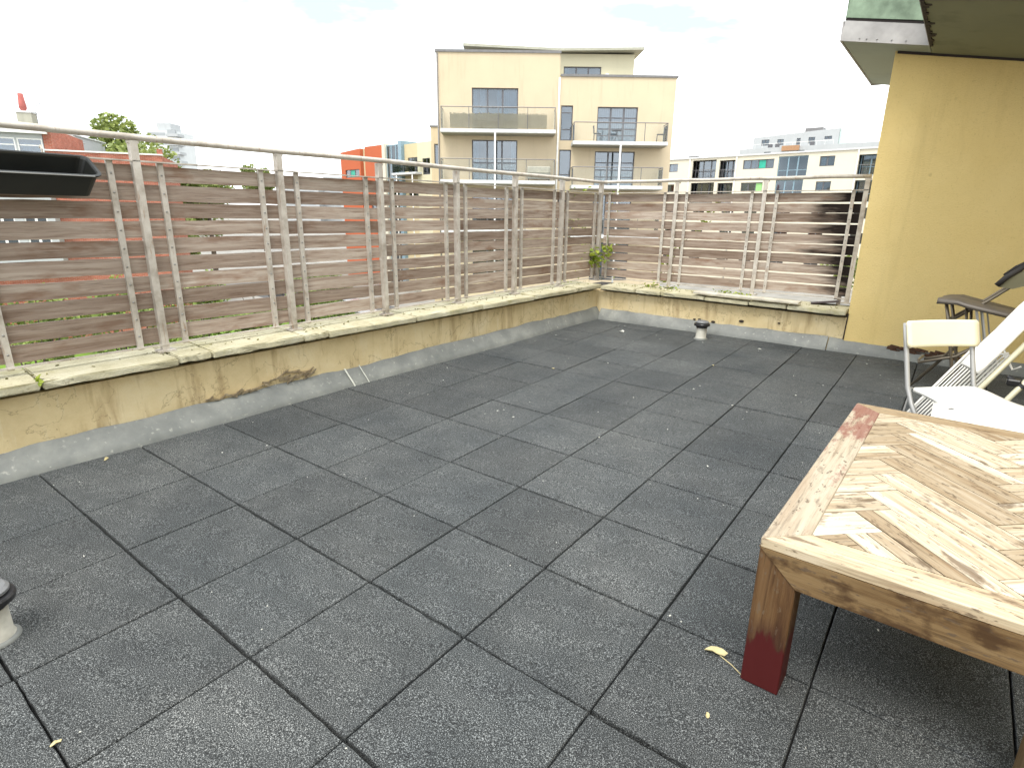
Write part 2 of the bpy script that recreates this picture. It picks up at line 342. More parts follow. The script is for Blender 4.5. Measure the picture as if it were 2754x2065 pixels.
BEIGE = m_facade('beige_render', (0.57,0.475,0.335), 0.07, 0.32); PALEY = m_facade('pale_yellow_render', (0.60,0.56,0.40), 0.05, 0.12); CREAMR = m_facade('cream_render', (0.64,0.595,0.48), 0.04, 0.12); WHITER = m_facade('white_render', (0.40,0.415,0.42), 0.06, 0.2)
ORANGE = m_facade('terracotta_panel', (0.46,0.125,0.06), 0.06, 0.1); SAND = m_facade('sand_render', (0.56,0.47,0.29), 0.06, 0.15); BRICK = m_brick()
FRAMEG = plain('dark_grey_window_frame', (0.10,0.10,0.11), 0.5); FRAMEW = plain('white_window_frame', (0.75,0.75,0.73), 0.5); GLASS = m_glass('window_glass'); GLASSB = m_glass('balcony_glass', (0.96,0.97,0.96), -0.02)
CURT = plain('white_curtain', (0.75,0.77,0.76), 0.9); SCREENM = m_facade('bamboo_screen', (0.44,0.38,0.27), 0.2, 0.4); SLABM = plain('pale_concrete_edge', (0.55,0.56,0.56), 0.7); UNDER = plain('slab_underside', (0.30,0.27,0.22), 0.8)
PIPEW = plain('white_pipe', (0.70,0.70,0.67), 0.5); TEAL = plain('teal_panel', (0.02,0.36,0.25), 0.5); LIME = plain('lime_panel', (0.28,0.55,0.20), 0.5); BLUEG = plain('blue_grey_frame', (0.20,0.30,0.36), 0.4)
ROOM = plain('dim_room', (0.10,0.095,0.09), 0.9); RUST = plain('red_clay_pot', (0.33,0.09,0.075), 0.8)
GROUND = m_facade('paved_ground', (0.24,0.23,0.21), 0.3, 0.4); GRASSM = m_facade('lawn_grass', (0.13,0.22,0.035), 0.3, 0.3); ROAD = m_facade('asphalt_road', (0.09,0.09,0.09), 0.15, 0.2)
SEAL = plain('white_sealant', (0.62,0.63,0.56), 0.8)

# ------------------------------------------------------------------ terrace deck
deck = MB()
xs0, xs1, ys0, ys1 = -1.30, 6.0, -3.6, 5.95
deck.add([(x, y, zf(x, y) - dz) for dz in (0.026, 0.25) for (x, y) in ((xs0,ys0),(xs1,ys0),(xs1,ys1),(xs0,ys1))],
         [(0,1,2,3),(7,6,5,4),(0,4,5,1),(1,5,6,2),(2,6,7,3),(3,7,4,0)])
floor = deck.build('terrace_floor', DARKDECK); tag(floor, 'dark terrace deck paved with square black rubber tiles', None, None, 'structure')
def tile_mesh(w, d, seed):
    """one cast rubber tile with slightly frayed edges"""
    rr = random.Random(seed); n = 12; loop = []
    for k in range(n): loop.append((-w/2 + w*k/n, -d/2 + (rr.uniform(-.0022,.0020) if k else 0)))
    for k in range(n): loop.append((w/2 + (rr.uniform(-.0008,.0006) if k else 0), -d/2 + d*k/n))
    for k in range(n): loop.append((w/2 - w*k/n, d/2 + (rr.uniform(-.0020,.0022) if k else 0)))
    for k in range(n): loop.append((-w/2 + (rr.uniform(-.0006,.0008) if k else 0), d/2 - d*k/n))
    N = len(loop); V = []
    for (sc, z) in ((.988, 0.0), (.998, -.0035), (1.0, -.03)): V += [(x - math.copysign(min(abs(x), (1-sc)*.25), x), y - math.copysign(min(abs(y), (1-sc)*.25), y), z) for x, y in loop]
    Fc = [tuple(range(N))] + [(r_*N+i, r_*N+(i+1) % N, (r_+1)*N+(i+1) % N, (r_+1)*N+i) for r_ in (0, 1) for i in range(N)]
    m = MB().add(V, Fc).mesh('rubber_tile'); m.materials.append(RUB); return m
tms = [tile_mesh(0.4945, 0.4905, 100+k) for k in range(6)]; tes = [tile_mesh(0.690, 0.4915, 120+k) for k in range(3)]; tbs = [tile_mesh(0.4965, 0.318, 130+k) for k in range(3)]; tc_ = tile_mesh(0.690, 0.318, 140)
tiles = []
for i in range(-2, 12):
    for j in range(-7, 12):
        xc, yc = 0.25 + 0.5*i, 0.25 + 0.5*j
        if xc > 5.7: continue
        edge = (i == -2); back = (j == 11)
        if edge: xc = -0.5 - 0.3475
        if back: yc = 5.5 + 0.165
        m = (tc_ if back else random.choice(tes)) if edge else random.choice(tbs if back else tms)
        o = link('rubber_tile', m, floor)
        jx, jy = random.uniform(-.0012, .0012), random.uniform(-.0028, .0028)
        o.location = (xc + jx, yc + jy, zf(xc, yc) + random.uniform(-.0018, .0018))
        o.rotation_euler = (SY + random.uniform(-.002, .002), -SX + random.uniform(-.002, .002), random.uniform(-.003, .003))

# ------------------------------------------------------------------ parapets
def lx(y, off=0.0): return -1.19 + 0.045*y + off       # inner line of the left parapet's flashing
def ztop(y): return 0.512 + 0.0095*y                   # coping top
YB = 5.80                                              # inner line of the back parapet's flashing
def flash_strip(pts, nrm_of, hgt, name, parent):
    """upstand membrane: wavy strip following pts (x,y), leaning back to the wall"""
    V = []; Fc = []; prof = [(0.012, -0.02), (0.010, 0.012), (-0.012, 0.05), (-0.05, 0.11), (-0.076, 1.0)]
    for k, (x, y) in enumerate(pts):
        nx, ny = nrm_of(x, y); hh = hgt + random.uniform(-.008, .008)
        for (o_, t) in prof:
            z = zf(x, y) + (t if t < 0.2 else hh); w = random.uniform(-.0025, .0025)
            V.append((x + nx*(o_ + w), y + ny*(o_ + w), z))
    n = len(prof)
    for k in range(len(pts) - 1):
        for a in range(n - 1): Fc.append((k*n+a, (k+1)*n+a, (k+1)*n+a+1, k*n+a+1))
    return MB().add(V, Fc).build(name, MEM, parent, True)
pl = thing('parapet_wall', 'low ochre rendered parapet along the left side with mossy concrete coping', 'wall', (-1.3, 2.5, 0))
pl_inv = Vector((-1.3, 2.5, 0))
def rel(o, p):                                         # keep world placement under an unrotated parent
    o.location = o.location - Vector(p); return o
def grid_face(p00, p10, p11, p01, nu, nv, amp, nrm):
    V = []; Fc = []
    p00, p10, p11, p01 = map(Vector, (p00, p10, p11, p01)); nrm = Vector(nrm)
    for j in range(nv+1):
        for i in range(nu+1):
            a, b = i/nu, j/nv
            p = (p00*(1-a)+p10*a)*(1-b) + (p01*(1-a)+p11*a)*b
            V.append(p + nrm*random.uniform(-amp, amp))
    for j in range(nv):
        for i in range(nu): Fc.append((j*(nu+1)+i, j*(nu+1)+i+1, (j+1)*(nu+1)+i+1, (j+1)*(nu+1)+i))
    return V, Fc
w = MB()
y0, y1 = -3.6, 6.45
# inner face, top, outer face of the left wall
V, Fc = grid_face((lx(y0,-.078), y0, -.3), (lx(y1,-.078), y1, -.3), (lx(y1,-.078), y1, ztop(y1)-.078), (lx(y0,-.078), y0, ztop(y0)-.078), 60, 5, 0.0025, (1,0,0))
w.add(V, Fc)
a, b = (lx(y0,-.078), y0), (lx(y1,-.078), y1); c, d = (lx(y1,-.34), y1), (lx(y0,-.34), y0)
w.add([(a[0],a[1],ztop(y0)-.078),(b[0],b[1],ztop(y1)-.078),(c[0],c[1],ztop(y1)-.078),(d[0],d[1],ztop(y0)-.078),(d[0],d[1],-6.4),(c[0],c[1],-6.4),(a[0],a[1],-.3),(b[0],b[1],-.3)],
      [(0,1,2,3),(3,2,5,4),(1,7,5,2),(0,3,4,6)])
rel(w.build('wall_face', PAR, pl), pl_inv)
rel(flash_strip([(lx(y) + 0.012*math.sin(y*2.1), y) for y in [y0 + k*0.14 for k in range(int((5.84-y0)/0.14)+2)]], lambda x, y: (1, 0), 0.148, 'flashing', pl), pl_inv)
def coping(name, A, B, inn, wid, z0, z1, th, parent, inv):
    """one coping stone between A and B (front edge points), inn = unit vector away from terrace"""
    A, B, inn = Vector((*A, 0)), Vector((*B, 0)), Vector((*inn, 0)); d = (B - A).normalized()
    bm = bmesh.new(); bmesh.ops.create_cube(bm, size=1)
    for v in bm.verts:
        t = 0 if v.co.x < 0 else 1; s_ = 0 if v.co.y < 0 else wid; zz = (z0, z1)[t]
        p = (A if t == 0 else B) + inn*s_; v.co = Vector((p.x, p.y, zz + (0.010 if s_ else 0) - (th if v.co.z < 0 else 0)))
    bmesh.ops.bevel(bm, geom=bm.edges[:], offset=0.007, segments=2, affect='EDGES')
    bmesh.ops.subdivide_edges(bm, edges=[e for e in bm.edges if e.calc_length() > 0.12], cuts=7, use_grid_fill=True)
    for v in bm.verts:
        h = random.random()
        v.co += Vector((random.uniform(-.0025,.0025), random.uniform(-.0025,.0025), random.uniform(-.0018,.0018)))
        if h > .93: v.co += inn*0.006 + Vector((0,0,0.004 if v.co.z < (z0+z1)/2 - th/2 else -0.004))
    o = MB().bm(bm).build(name, COP, parent); bm.free()
    cen = (A + B)/2; cen.z = (z0+z1)/2
    for v in o.data.vertices: v.co -= cen
    o.location = cen - Vector(inv)
    return o
joints = [-3.6,-2.75,-1.85,-1.0,-0.45,0.100,0.797,1.002,1.665,1.877,2.758,3.606,4.448,5.285,5.84]
for k in range(len(joints)-1):
    a, b = joints[k]+.004, joints[k+1]-.004; dz = random.uniform(-.004, .005); ox = random.uniform(-.008, .008)
    coping('coping_stone', (lx(a, ox), a), (lx(b, ox+random.uniform(-.004,.004)), b), (-1, 0.045), 0.42, ztop(a)+dz, ztop(b)+dz+random.uniform(-.004,.004), 0.046, pl, pl_inv)
# mortar bed under the stones
mb = MB(); mb.add([(lx(y, o_), y, ztop(y)+z) for (y) in (y0, y1) for (o_, z) in ((-.125,-.079),(-.125,-.047),(-.36,-.047),(-.36,-.079))], [(0,1,5,4),(1,2,6,5),(3,0,4,7),(0,3,2,1),(4,5,6,7)])
rel(mb.build('mortar_bed', GRIT, pl), pl_inv)
# sealant lap on the flashing
for (yy, w_) in ((2.02, .006), (2.16, .004)):
    s_ = MB(); P = [(lx(yy+t*.05)+0.012*math.sin(yy*2.1)+o_+.004, yy+t*.05+w2, zf(-1.1,yy)+zz) for (t,o_,zz,w2) in ((1,.012,.004,0),(.7,-.004,.05,0),(.35,-.026,.10,0),(0,-.042,.15,0))]
    s_.tube(P, w_, 6); rel(s_.build('sealant_bead', SEAL, pl), pl_inv)
# blown render patch near the flashing
fl = MB(); rr = random.Random(3)
for k in range(46):
    y_ = 0.95 + 0.85*rr.random()**0.8; zz = zf(-1.2,y_) + .150 + .004 + (max(0, .085*(1-abs(y_-1.55)/.3))*rr.random() if y_ > 1.2 else .012*rr.random())
    x_ = lx(y_,-.070) + rr.uniform(0,.014); L_ = rr.uniform(.012,.05); an = rr.uniform(-.5,.7)
    fl.obox((x_,y_,zz), (0.006*rr.random(), L_*math.cos(an), L_*math.sin(an)), (0.007, -0.002, 0.002), (0.003, -.004*math.sin(an), .006))
rel(fl.build('peeling_render', plain('peeling_render_edge', (0.38,0.31,0.21), 0.9, 0, 0.5, 30), pl), pl_inv)

pb = thing('parapet_wall', 'short ochre rendered parapet at the back between the corner and the tall yellow wall', 'wall', (0.4, 5.95, 0))
pb_inv = Vector((0.4, 5.95, 0))
def zbk(x): return 0.560 - 0.011*(x+0.93)
w = MB(); V, Fc = grid_face((-1.05,5.874,-.3), (1.845,5.874,-.3), (1.845,5.874,zbk(1.8)-.078), (-1.05,5.874,zbk(-1)-.078), 24, 5, 0.0025, (0,1,0)); w.add(V, Fc)
w.add([(-1.05,5.874,.482),(1.845,5.874,.451),(1.845,6.18,.451),(-1.05,6.18,.482),(-1.05,6.18,-6.4),(1.845,6.18,-6.4)], [(0,1,2,3),(3,2,5,4)])
rel(w.build('wall_face', PAR, pb), pb_inv)
rel(flash_strip([(x, YB + 0.010*math.sin(x*2.7)) for x in [-0.93 + k*0.12 for k in range(23)]], lambda x, y: (0, -1), 0.128, 'flashing', pb), pb_inv)
jb = [-0.925,-0.446,-0.123,0.409,0.897,1.285,1.838]
for k in range(len(jb)-1):
    a, b = jb[k]+.004, jb[k+1]-.004; dz = random.uniform(-.004,.005); oy = random.uniform(-.008,.008)
    coping('coping_stone', (a, YB+oy), (b, YB+oy), (0,1), 0.42, zbk(a)+dz-.006, zbk(b)+dz-.006, 0.044, pb, pb_inv)
mb = MB(); mb.box(-1.0,1.84,5.93,6.16,.44,.485); rel(mb.build('mortar_bed', GRIT, pb), pb_inv)
for (x, z, r_) in ((.83,.30,.022),(.36,.265,.016),(1.22,.325,.012),(.52,.255,.02),(.30,.26,.014)):
    o = MB().lathe([(r_*.3,0),(r_,.002),(r_*.9,.006),(r_*.3,.008)], (0,0,0), 9).build('render_hole', GRIT, pb)
    o.location = Vector((x, 5.869, z)) - pb_inv; o.rotation_euler = (R(90),0,0); o.scale = (1.3,.7,1)

# loose plank on the back coping
pk = MB().bbox(-.56,.56,-.065,.065,0,.022,.003).build('loose_plank', plain('silver_grey_plank', (0.47,0.44,0.36), 0.8, 0, 0.25, 9)); pk.location = (.84, 5.845, .560); pk.rotation_euler = (0, R(.62), R(-1.0))
tag(pk, 'loose pale wooden plank lying on the back parapet coping', 'plank')
tile2 = MB().bbox(-.13,.13,-.10,.10,0,.018,.003).build('broken_slate', plain('dark_slate', (0.06,0.045,0.045), 0.8)); tile2.location = (1.58, 6.14, .548); tile2.rotation_euler = (R(-6), R(-8), R(12))
tag(tile2, 'dark broken slate lying behind the slats by the tall yellow wall', 'slate')

# ------------------------------------------------------------------ railings
ZR, ZM = 1.797, 1.684       # underside of handrail, mid rail
def fence(root, inv, org, ang, posts, uprights, panels, zb, char_last=False, last_up=True):
    """local frame: s along the run, t towards the terrace; built in world, parented to root"""
    ca, sa = math.cos(ang), math.sin(ang)
    TN = (sa, -ca)
    def W(s, t, z): return Vector((org[0] + s*ca + t*TN[0], org[1] + s*sa + t*TN[1], z))
    D = Vector((ca, sa, 0)); T = Vector((TN[0], TN[1], 0)); Z = Vector((0,0,1))
    def put(mb, name, mat, par=root, c=None, smooth=False):
        o = mb.build(name, mat, par, smooth)
        return rel(o, inv) if par is root else o
    # posts: flat channel (bright face plate with a darker web behind)
    for s in posts:
        m = MB(); zb_ = zb(s); m.obox(W(s, 0, (zb_+ZR)/2), D*.021, T*.006, Z*((ZR-zb_)/2))
        m.obox(W(s-.013, -.026, (zb_+ZR)/2), D*.006, T*.0205, Z*((ZR-zb_)/2-.001))
        m.obox(W(s, -.012, zb_+.006), D*.05, T*.045, Z*.006)
        m.obox(W(s, -.012, ZR-.008), D*.03, T*.016, Z*.0075)
        put(m, 'post', STE)
    return W, D, T, Z, put
def railing(label, root_loc, org, ang, s0, s1, posts, panels, zb, char_last=False):
    root = thing('slatted_railing', label, 'railing', root_loc); inv = Vector(root_loc)
    W, D, T, Z, put = fence(root, inv, org, ang, posts, None, panels, zb)
    # handrail: oval section, slightly sagging
    n = 26; pts = [W(s0 + (s1-s0)*k/n, -.010 + .003*math.sin(k*1.7), ZR + .019 + .0025*math.sin(k*.9)) for k in range(n+1)]
    put(MB().tube(pts, .026, 12, True, .019), 'handrail', STE, smooth=True)
    put(MB().bar(W(s0,-.012,ZM), W(s1,-.012,ZM), .036, .008), 'mid_rail', STE)
    put(MB().bar(W(s0,-.006,zb(s0)+.045), W(s1,-.006,zb(s1)+.045), .030, .008), 'bottom_rail', STE)
    for pi, (a, b, ua, ub) in enumerate(panels):
        for su in (ua, ub):
            if su is None: continue
            z0_, z1_ = zb(su)+.03, ZM-.004
            m = MB(); m.obox(W(su,-.021,(z0_+z1_)/2), D*.0165, T*.003, Z*((z1_-z0_)/2)); m.obox(W(su-.0145,-.033,(z0_+z1_)/2), D*.002, T*.009, Z*((z1_-z0_)/2-.001))
            uo = put(m, 'upright_strap', STE)
            sc = MB()
            for k in range(10):
                zz = zb(su)+.062 + (ZM-.02-zb(su)-.062)*(9-k+.5)/10
                sc.lathe([(.0062,0),(.0058,.0025),(.003,.005)], (0,0,0), 8)
                for i in range(len(sc.v)-24, len(sc.v)):
                    p = sc.v[i]; sc.v[i] = tuple(W(su + p[0], -.018 + p[2], zz + p[1]))
            so_ = sc.build('screws', SCREW, uo); so_['kind'] = 'stuff'
        L_ = (b-a) - .012
        charm = char_last and pi == len(panels)-1
        for k in range(10):
            zlo, zhi = zb((a+b)/2)+.058, ZM-.014
            pitch = (zhi-zlo)/10; h_ = pitch*.868 + random.uniform(-.003,.003); zc = zhi - pitch*(k+.5) + random.uniform(-.005,.005)
            m = MB(); nseg = 8; V = []; Fc = []
            ph = random.random()*6; bow = random.uniform(-.0035,.0035)
            for i in range(nseg+1):
                x = -L_/2 + L_*i/nseg; e0 = random.uniform(-.0022,.0022); e1 = random.uniform(-.0022,.0022); bz = bow*math.sin(math.pi*i/nseg)
                for (yy, zz) in ((-.010,-h_/2+e0+bz),(.010,-h_/2+e0+bz),(.010,h_/2+e1+bz),(-.010,h_/2+e1+bz)): V.append((x, yy, zz))
            for i in range(nseg):
                for q in range(4): Fc.append((i*4+q, i*4+(q+1) % 4, (i+1)*4+(q+1) % 4, (i+1)*4+q))
            Fc += [(3,2,1,0), (nseg*4,nseg*4+1,nseg*4+2,nseg*4+3)]
            o = m.add(V, Fc).build('slat', CHAR if charm else SLAT, root)
            p = W((a+b)/2, -.052, zc); o.location = p - inv; o.rotation_euler = (random.uniform(-.03,.03), random.uniform(-.004,.004), ang)
    return root, inv, W, D, T, Z, put
angL = math.atan2(1, 0.038); orgL = (-1.395, 0.0)
kL = math.sqrt(1+.038**2)
pY = [-2.74,-1.86,-0.97,-0.085,0.814,1.7275,2.6165,3.519,4.401,5.2725,6.150]
uY = [(-2.61,-1.99),(-1.73,-1.10),(-.84,-.22),(.035,.679),(.949,1.592),(1.863,2.482),(2.751,3.387),(3.651,4.272),(4.53,5.137),(5.408,6.04)]
panL = [(pY[k]*kL, pY[k+1]*kL, uY[k][0]*kL, uY[k][1]*kL) for k in range(10)]
railL = railing('long grey slatted timber and metal railing running along the left parapet', (-1.3, 2.0, .52), orgL, angL, pY[0]*kL, 6.165*kL, [y*kL for y in pY], panL, lambda s: ztop(s/kL)+.006)
pX = [-0.177, 0.822, 1.778]
panB = [(-1.150,-0.177,-1.074,-0.327),(-0.177,0.822,-.058,.686),(.822,1.778,.946,1.669)]
railB = railing('short grey slatted timber and metal railing on the back parapet, scorched black at one end', (0.3, 6.17, .55), (0, 6.17), 0.0, -1.15, 1.80, pX, panB, lambda s: 0.566 - 0.004*s, True)

# ------------------------------------------------------------------ tall yellow wall with its roof overhang
hw = thing('house_wall', 'tall yellow pebble-rendered house wall with a dark green roof overhang', 'building', (3.5, 5.9, 0)); hv = Vector((3.5, 5.9, 0))
def zs(x): return 2.835 - 0.196*(x-1.86)
w = MB()
w.add([(1.852,5.849,-.3),(6.2,5.849,-.3),(6.2,5.849,zs(6.2)+.05),(1.852,5.849,zs(1.85)+.05),(1.852,7.4,-6.4),(6.2,7.4,-6.4),(6.2,7.4,zs(6.2)+.05),(1.852,7.4,zs(1.85)+.05),(1.852,5.849,-6.4),(6.2,5.849,-6.4)],
      [(0,1,2,3),(5,4,7,6),(8,0,3,7,4),(1,9,5,6,2),(3,2,6,7),(8,9,1,0)])
rel(w.build('wall', WAL, hw), hv)
m = MB(); m.box(4.5, 6.2, -4.2, 5.845, -6.4, 2.30); rel(m.build('unseen_side_wall', WAL, hw), hv)  # unseen house wall, added to block light from the right
def slab(x0, x1, y0, y1, t0, t1, name, mat):
    m = MB(); m.add([(x, y, zs(x)+t) for t in (t0, t1) for (x, y) in ((x0,y0),(x1,y0),(x1,y1),(x0,y1))], [(0,3,2,1),(4,5,6,7),(0,1,5,4),(1,2,6,5),(2,3,7,6),(3,0,4,7)])
    return rel(m.build(name, mat, hw), hv)
slab(1.462, 2.120, 5.560, 7.66, 0.0, .06, 'soffit_board', m_facade('grey_green_soffit_board', (0.34,0.37,0.32), 0.12, 0.3))
slab(2.126, 6.2, 3.95, 7.66, -.004, .06, 'soffit_board', SOFFIT)
slab(1.47, 6.2, 5.62, 7.64, .075, .42, 'roof', GREYTRIM); slab(2.14, 6.2, 3.97, 5.615, .075, .42, 'roof', GREYTRIM)
# fascia (silver sheet, then pale green sheet above it, leaning back)
def fasc(x0, x1, y, z0, z1, lean, th, name, mat, inset=0.0):
    m = MB(); P = []
    for (yy) in (0, th):
        P += [(x0, y+yy, zs(x0)+z0), (x1, y+yy, zs(x1)+z0), (x1+0, y+yy+lean, zs(x1)+z1), (x0+inset, y+yy+lean, zs(x0)+z1)]
    m.add(P, [(0,1,2,3),(7,6,5,4),(0,4,5,1),(1,5,6,2),(2,6,7,3),(3,7,4,0)]); return rel(m.build(name, mat, hw), hv)
fasc(1.448, 2.118, 5.546, -.006, .150, .012, .012, 'fascia_sheet', FASC, .02)
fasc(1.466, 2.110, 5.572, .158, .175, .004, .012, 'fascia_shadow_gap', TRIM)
fasc(1.462, 2.110, 5.562, .178, .44, .02, .012, 'fascia_cladding', COPPER, .03)
# side fascia, along y at the gable edge
m = MB(); x_ = 1.450
m.box(x_-.004, x_+.010, 5.562, 7.67, zs(x_)-.008, zs(x_)+.15); m.box(x_-.004, x_+.40, 7.665, 7.68, zs(x_)-.02, zs(x_)+.15)
rel(m.build('verge_sheet', FASC, hw), hv)
m = MB(); m.box(1.458, 1.473, 5.60, 7.66, zs(1.46)+.155, zs(1.46)+.43); rel(m.build('verge_cladding', COPPER, hw), hv)
m = MB(); m.add([(2.120,3.95,zs(2.12)-.012),(2.1245,3.95,zs(2.12)-.012),(2.1245,5.56,zs(2.12)-.012),(2.120,5.56,zs(2.12)-.012)]+[(2.120,3.95,zs(2.12)+.5),(2.1245,3.95,zs(2.12)+.5),(2.1245,5.56,zs(2.12)+.5),(2.120,5.56,zs(2.12)+.5)], [(0,3,2,1),(4,5,6,7),(0,1,5,4),(1,2,6,5),(2,3,7,6),(3,0,4,7)]); rel(m.build('edge_trim', FASC, hw), hv)
m = MB()
for k in range(40):                         # dirt gap and ragged lichen along the canopy edge
    y_ = 3.99 + 1.53*k/39; L_ = random.uniform(.018,.024) + (random.random() < .12)*random.uniform(.01,.04)
    m.box(2.1265, 2.1265+L_, y_-.021, y_+.0185, zs(2.15)-.012-.001*(k % 2), zs(2.15)-.002)
rel(m.build('edge_grime', TRIM, hw), hv)
m = MB(); m.add([(x, y, zs(x)-.002-dz) for dz in (0,.02) for (x, y) in ((1.87,5.835),(6.1,5.835),(6.1,5.847),(1.87,5.847))], [(0,3,2,1),(4,5,6,7),(0,1,5,4),(1,2,6,5),(2,3,7,6),(3,0,4,7)])
rel(m.build('wall_head_gap', TRIM, hw), hv)
m = MB()
for (x) in (1.60,1.655,1.735,1.845,1.95): m.lathe([(.006,0),(.005,.004),(.002,.006)], (x, 0, 0), 8)
o = m.build('fascia_screws', SCREW, hw)
for v in o.data.vertices: x, y, z = v.co; v.co = (x, 5.545 - z, zs(x) + .020 + y)
rel(o, hv)
rel(flash_strip([(x, YB + 0.006*math.sin(x*3)) for x in [1.72 + k*0.12 for k in range(35)]], lambda x, y: (0,-1), 0.125, 'flashing', hw), hv)
m = MB(); rr = random.Random(9)
for k in range(60):                         # decayed strip at the wall foot
    x = 2.25 + .75*rr.random(); s_ = rr.uniform(.008,.03)
    m.obox((x, 5.838+rr.uniform(-.01,.004), zf(x,5.85)+.075+rr.uniform(0,.05)-.04*(x-2.25)), (s_*1.5, 0, -s_*.25), (0,.006,0), (s_*.1, 0, s_*.5))
rel(m.build('decayed_render', plain('rotten_edge', (0.07,0.035,0.02), 0.95, 0, 0.5, 30), hw), hv)
m = MB(); m.tube([(1.846,5.845,.24),(1.849,5.844,.36),(1.853,5.845,.50)], .006, 6); rel(m.build('joint_crack', GRIT, hw), hv)

# ------------------------------------------------------------------ roof vents
def vent(x, y, label, s=1.0):
    t = thing('roof_vent', label, 'vent', (x, y, zf(x, y)), 0, 'roof vents')
    MB().lathe([(.062*s,-.03),(.062*s,.012),(.056*s,.02),(.055*s,.125),(.05*s,.13)], n=28).build('pipe', PIPE, t, True)
    MB().lathe([(.070*s,-.03),(.075*s,.004),(.066*s,.012),(.058*s,.014)], n=28).build('collar', MEM, t, True)
    MB().lathe([(.052*s,.120),(.060*s,.128),(.062*s,.140),(.052*s,.150)], n=28).build('neck_ring', CAPM, t, True)
    MB().lathe([(.050*s,.146),(.084*s,.148),(.086*s,.165),(.082*s,.172),(.060*s,.176)], n=32).build('cap_rim', CAPM, t)
    MB().lathe([(.058*s,.176),(.072*s,.181),(.072*s,.190),(.062*s,.200),(.02*s,.208)], n=32).build('cap', plain('vent_cap_top', (0.16,0.165,0.17), 0.35), t)
    return t
vent(.52, 5.50, 'round roof vent with black cap near the back parapet')
vent(.232, -.49, 'round roof vent with black cap beside the camera, cut by the left picture edge', 1.0)

# ------------------------------------------------------------------ planter box
def planter():
    t = thing('planter_box', 'empty black plastic trough planter hooked on the left railing', 'planter', (-1.255, .08, 1.63)); t.rotation_euler = (0, R(31), 0)
    # local: x across (towards terrace), y along, z up
    bm = bmesh.new()
    def ring(hx, hy, z, r_):
        pts = []
        for (cx, cy, a0) in ((hx-r_, hy-r_, 0), (-hx+r_, hy-r_, 90), (-hx+r_, -hy+r_, 180), (hx-r_, -hy+r_, 270)):
            for k in range(5):
                a = R(a0 + 90*k/4); pts.append(bm.verts.new((cx + r_*math.cos(a), cy + r_*math.sin(a), z)))
        return pts
    prof = [(.078,.44,-.135,.03),(.100,.470,.0,.035),(.112,.482,.0,.04),(.112,.482,.006,.04),(.098,.468,.006,.034),(.094,.463,-.004,.034),(.074,.434,-.130,.03)]
    rings = [ring(*p) for p in prof]
    for a, b in zip(rings[:-1], rings[1:]):
        for k in range(20): bm.faces.new((a[k], a[(k+1) % 20], b[(k+1) % 20], b[k]))
    bm.faces.new(rings[0][::-1]); bm.faces.new(rings[-1])
    MB().bm(bm).build('trough', PLANTER, t); bm.free()
    MB().tube([(.113*1, y, .004) for y in [-.44 + .088*k for k in range(11)]], .003, 6).build('rim_highlight', plain('rim_highlight_grey', (0.20,0.20,0.19), 0.4), t)  # pale grey bead paints a highlight along the front rim
    MB().box(-.074,-.072,-.12,.02,-.11,-.055).build('tag', TAGM, t)
    for y in (-.3, .28):
        h = MB(); h.tube([(-.112,y,.0),(-.122,y,.02),(-.138,y,.03),(-.15,y,.012)], .005, 6); h.build('hook', STE, t)
    return t
planter()

# ------------------------------------------------------------------ table
def clip(poly, x0, x1, y0, y1):
    def cl(P, f, inter):
        out = []
        for i in range(len(P)):
            a, b = P[i-1], P[i]
            if f(b):
                if not f(a): out.append(inter(a, b))
                out.append(b)
            elif f(a): out.append(inter(a, b))
        return out
    def ix(v): return lambda a, b: (v, a[1] + (b[1]-a[1])*(v-a[0])/(b[0]-a[0]))
    def iy(v): return lambda a, b: (a[0] + (b[0]-a[0])*(v-a[1])/(b[1]-a[1]), v)
    for f, i_ in ((lambda p: p[0] >= x0, ix(x0)), (lambda p: p[0] <= x1, ix(x1)), (lambda p: p[1] >= y0, iy(y0)), (lambda p: p[1] <= y1, iy(y1))):
        if poly: poly = cl(poly, f, i_)
    return poly
def prism(poly, z0, z1):
    n = len(poly); return MB().add([(x, y, z0) for x, y in poly] + [(x, y, z1) for x, y in poly], [tuple(range(n))[::-1], tuple(range(n, 2*n))] + [(i, (i+1) % n, n+(i+1) % n, n+i) for i in range(n)])
def area(P): return abs(sum(P[i-1][0]*P[i][1]-P[i][0]*P[i-1][1] for i in range(len(P))))/2
def bevel_obj(o, b):
    bm = bmesh.new(); bm.from_mesh(o.data); bmesh.ops.bevel(bm, geom=bm.edges[:], offset=b, segments=1, affect='EDGES'); bm.to_mesh(o.data); bm.free()
TL_, TW, FW, TH = 1.645, 0.772, 0.112, 0.505
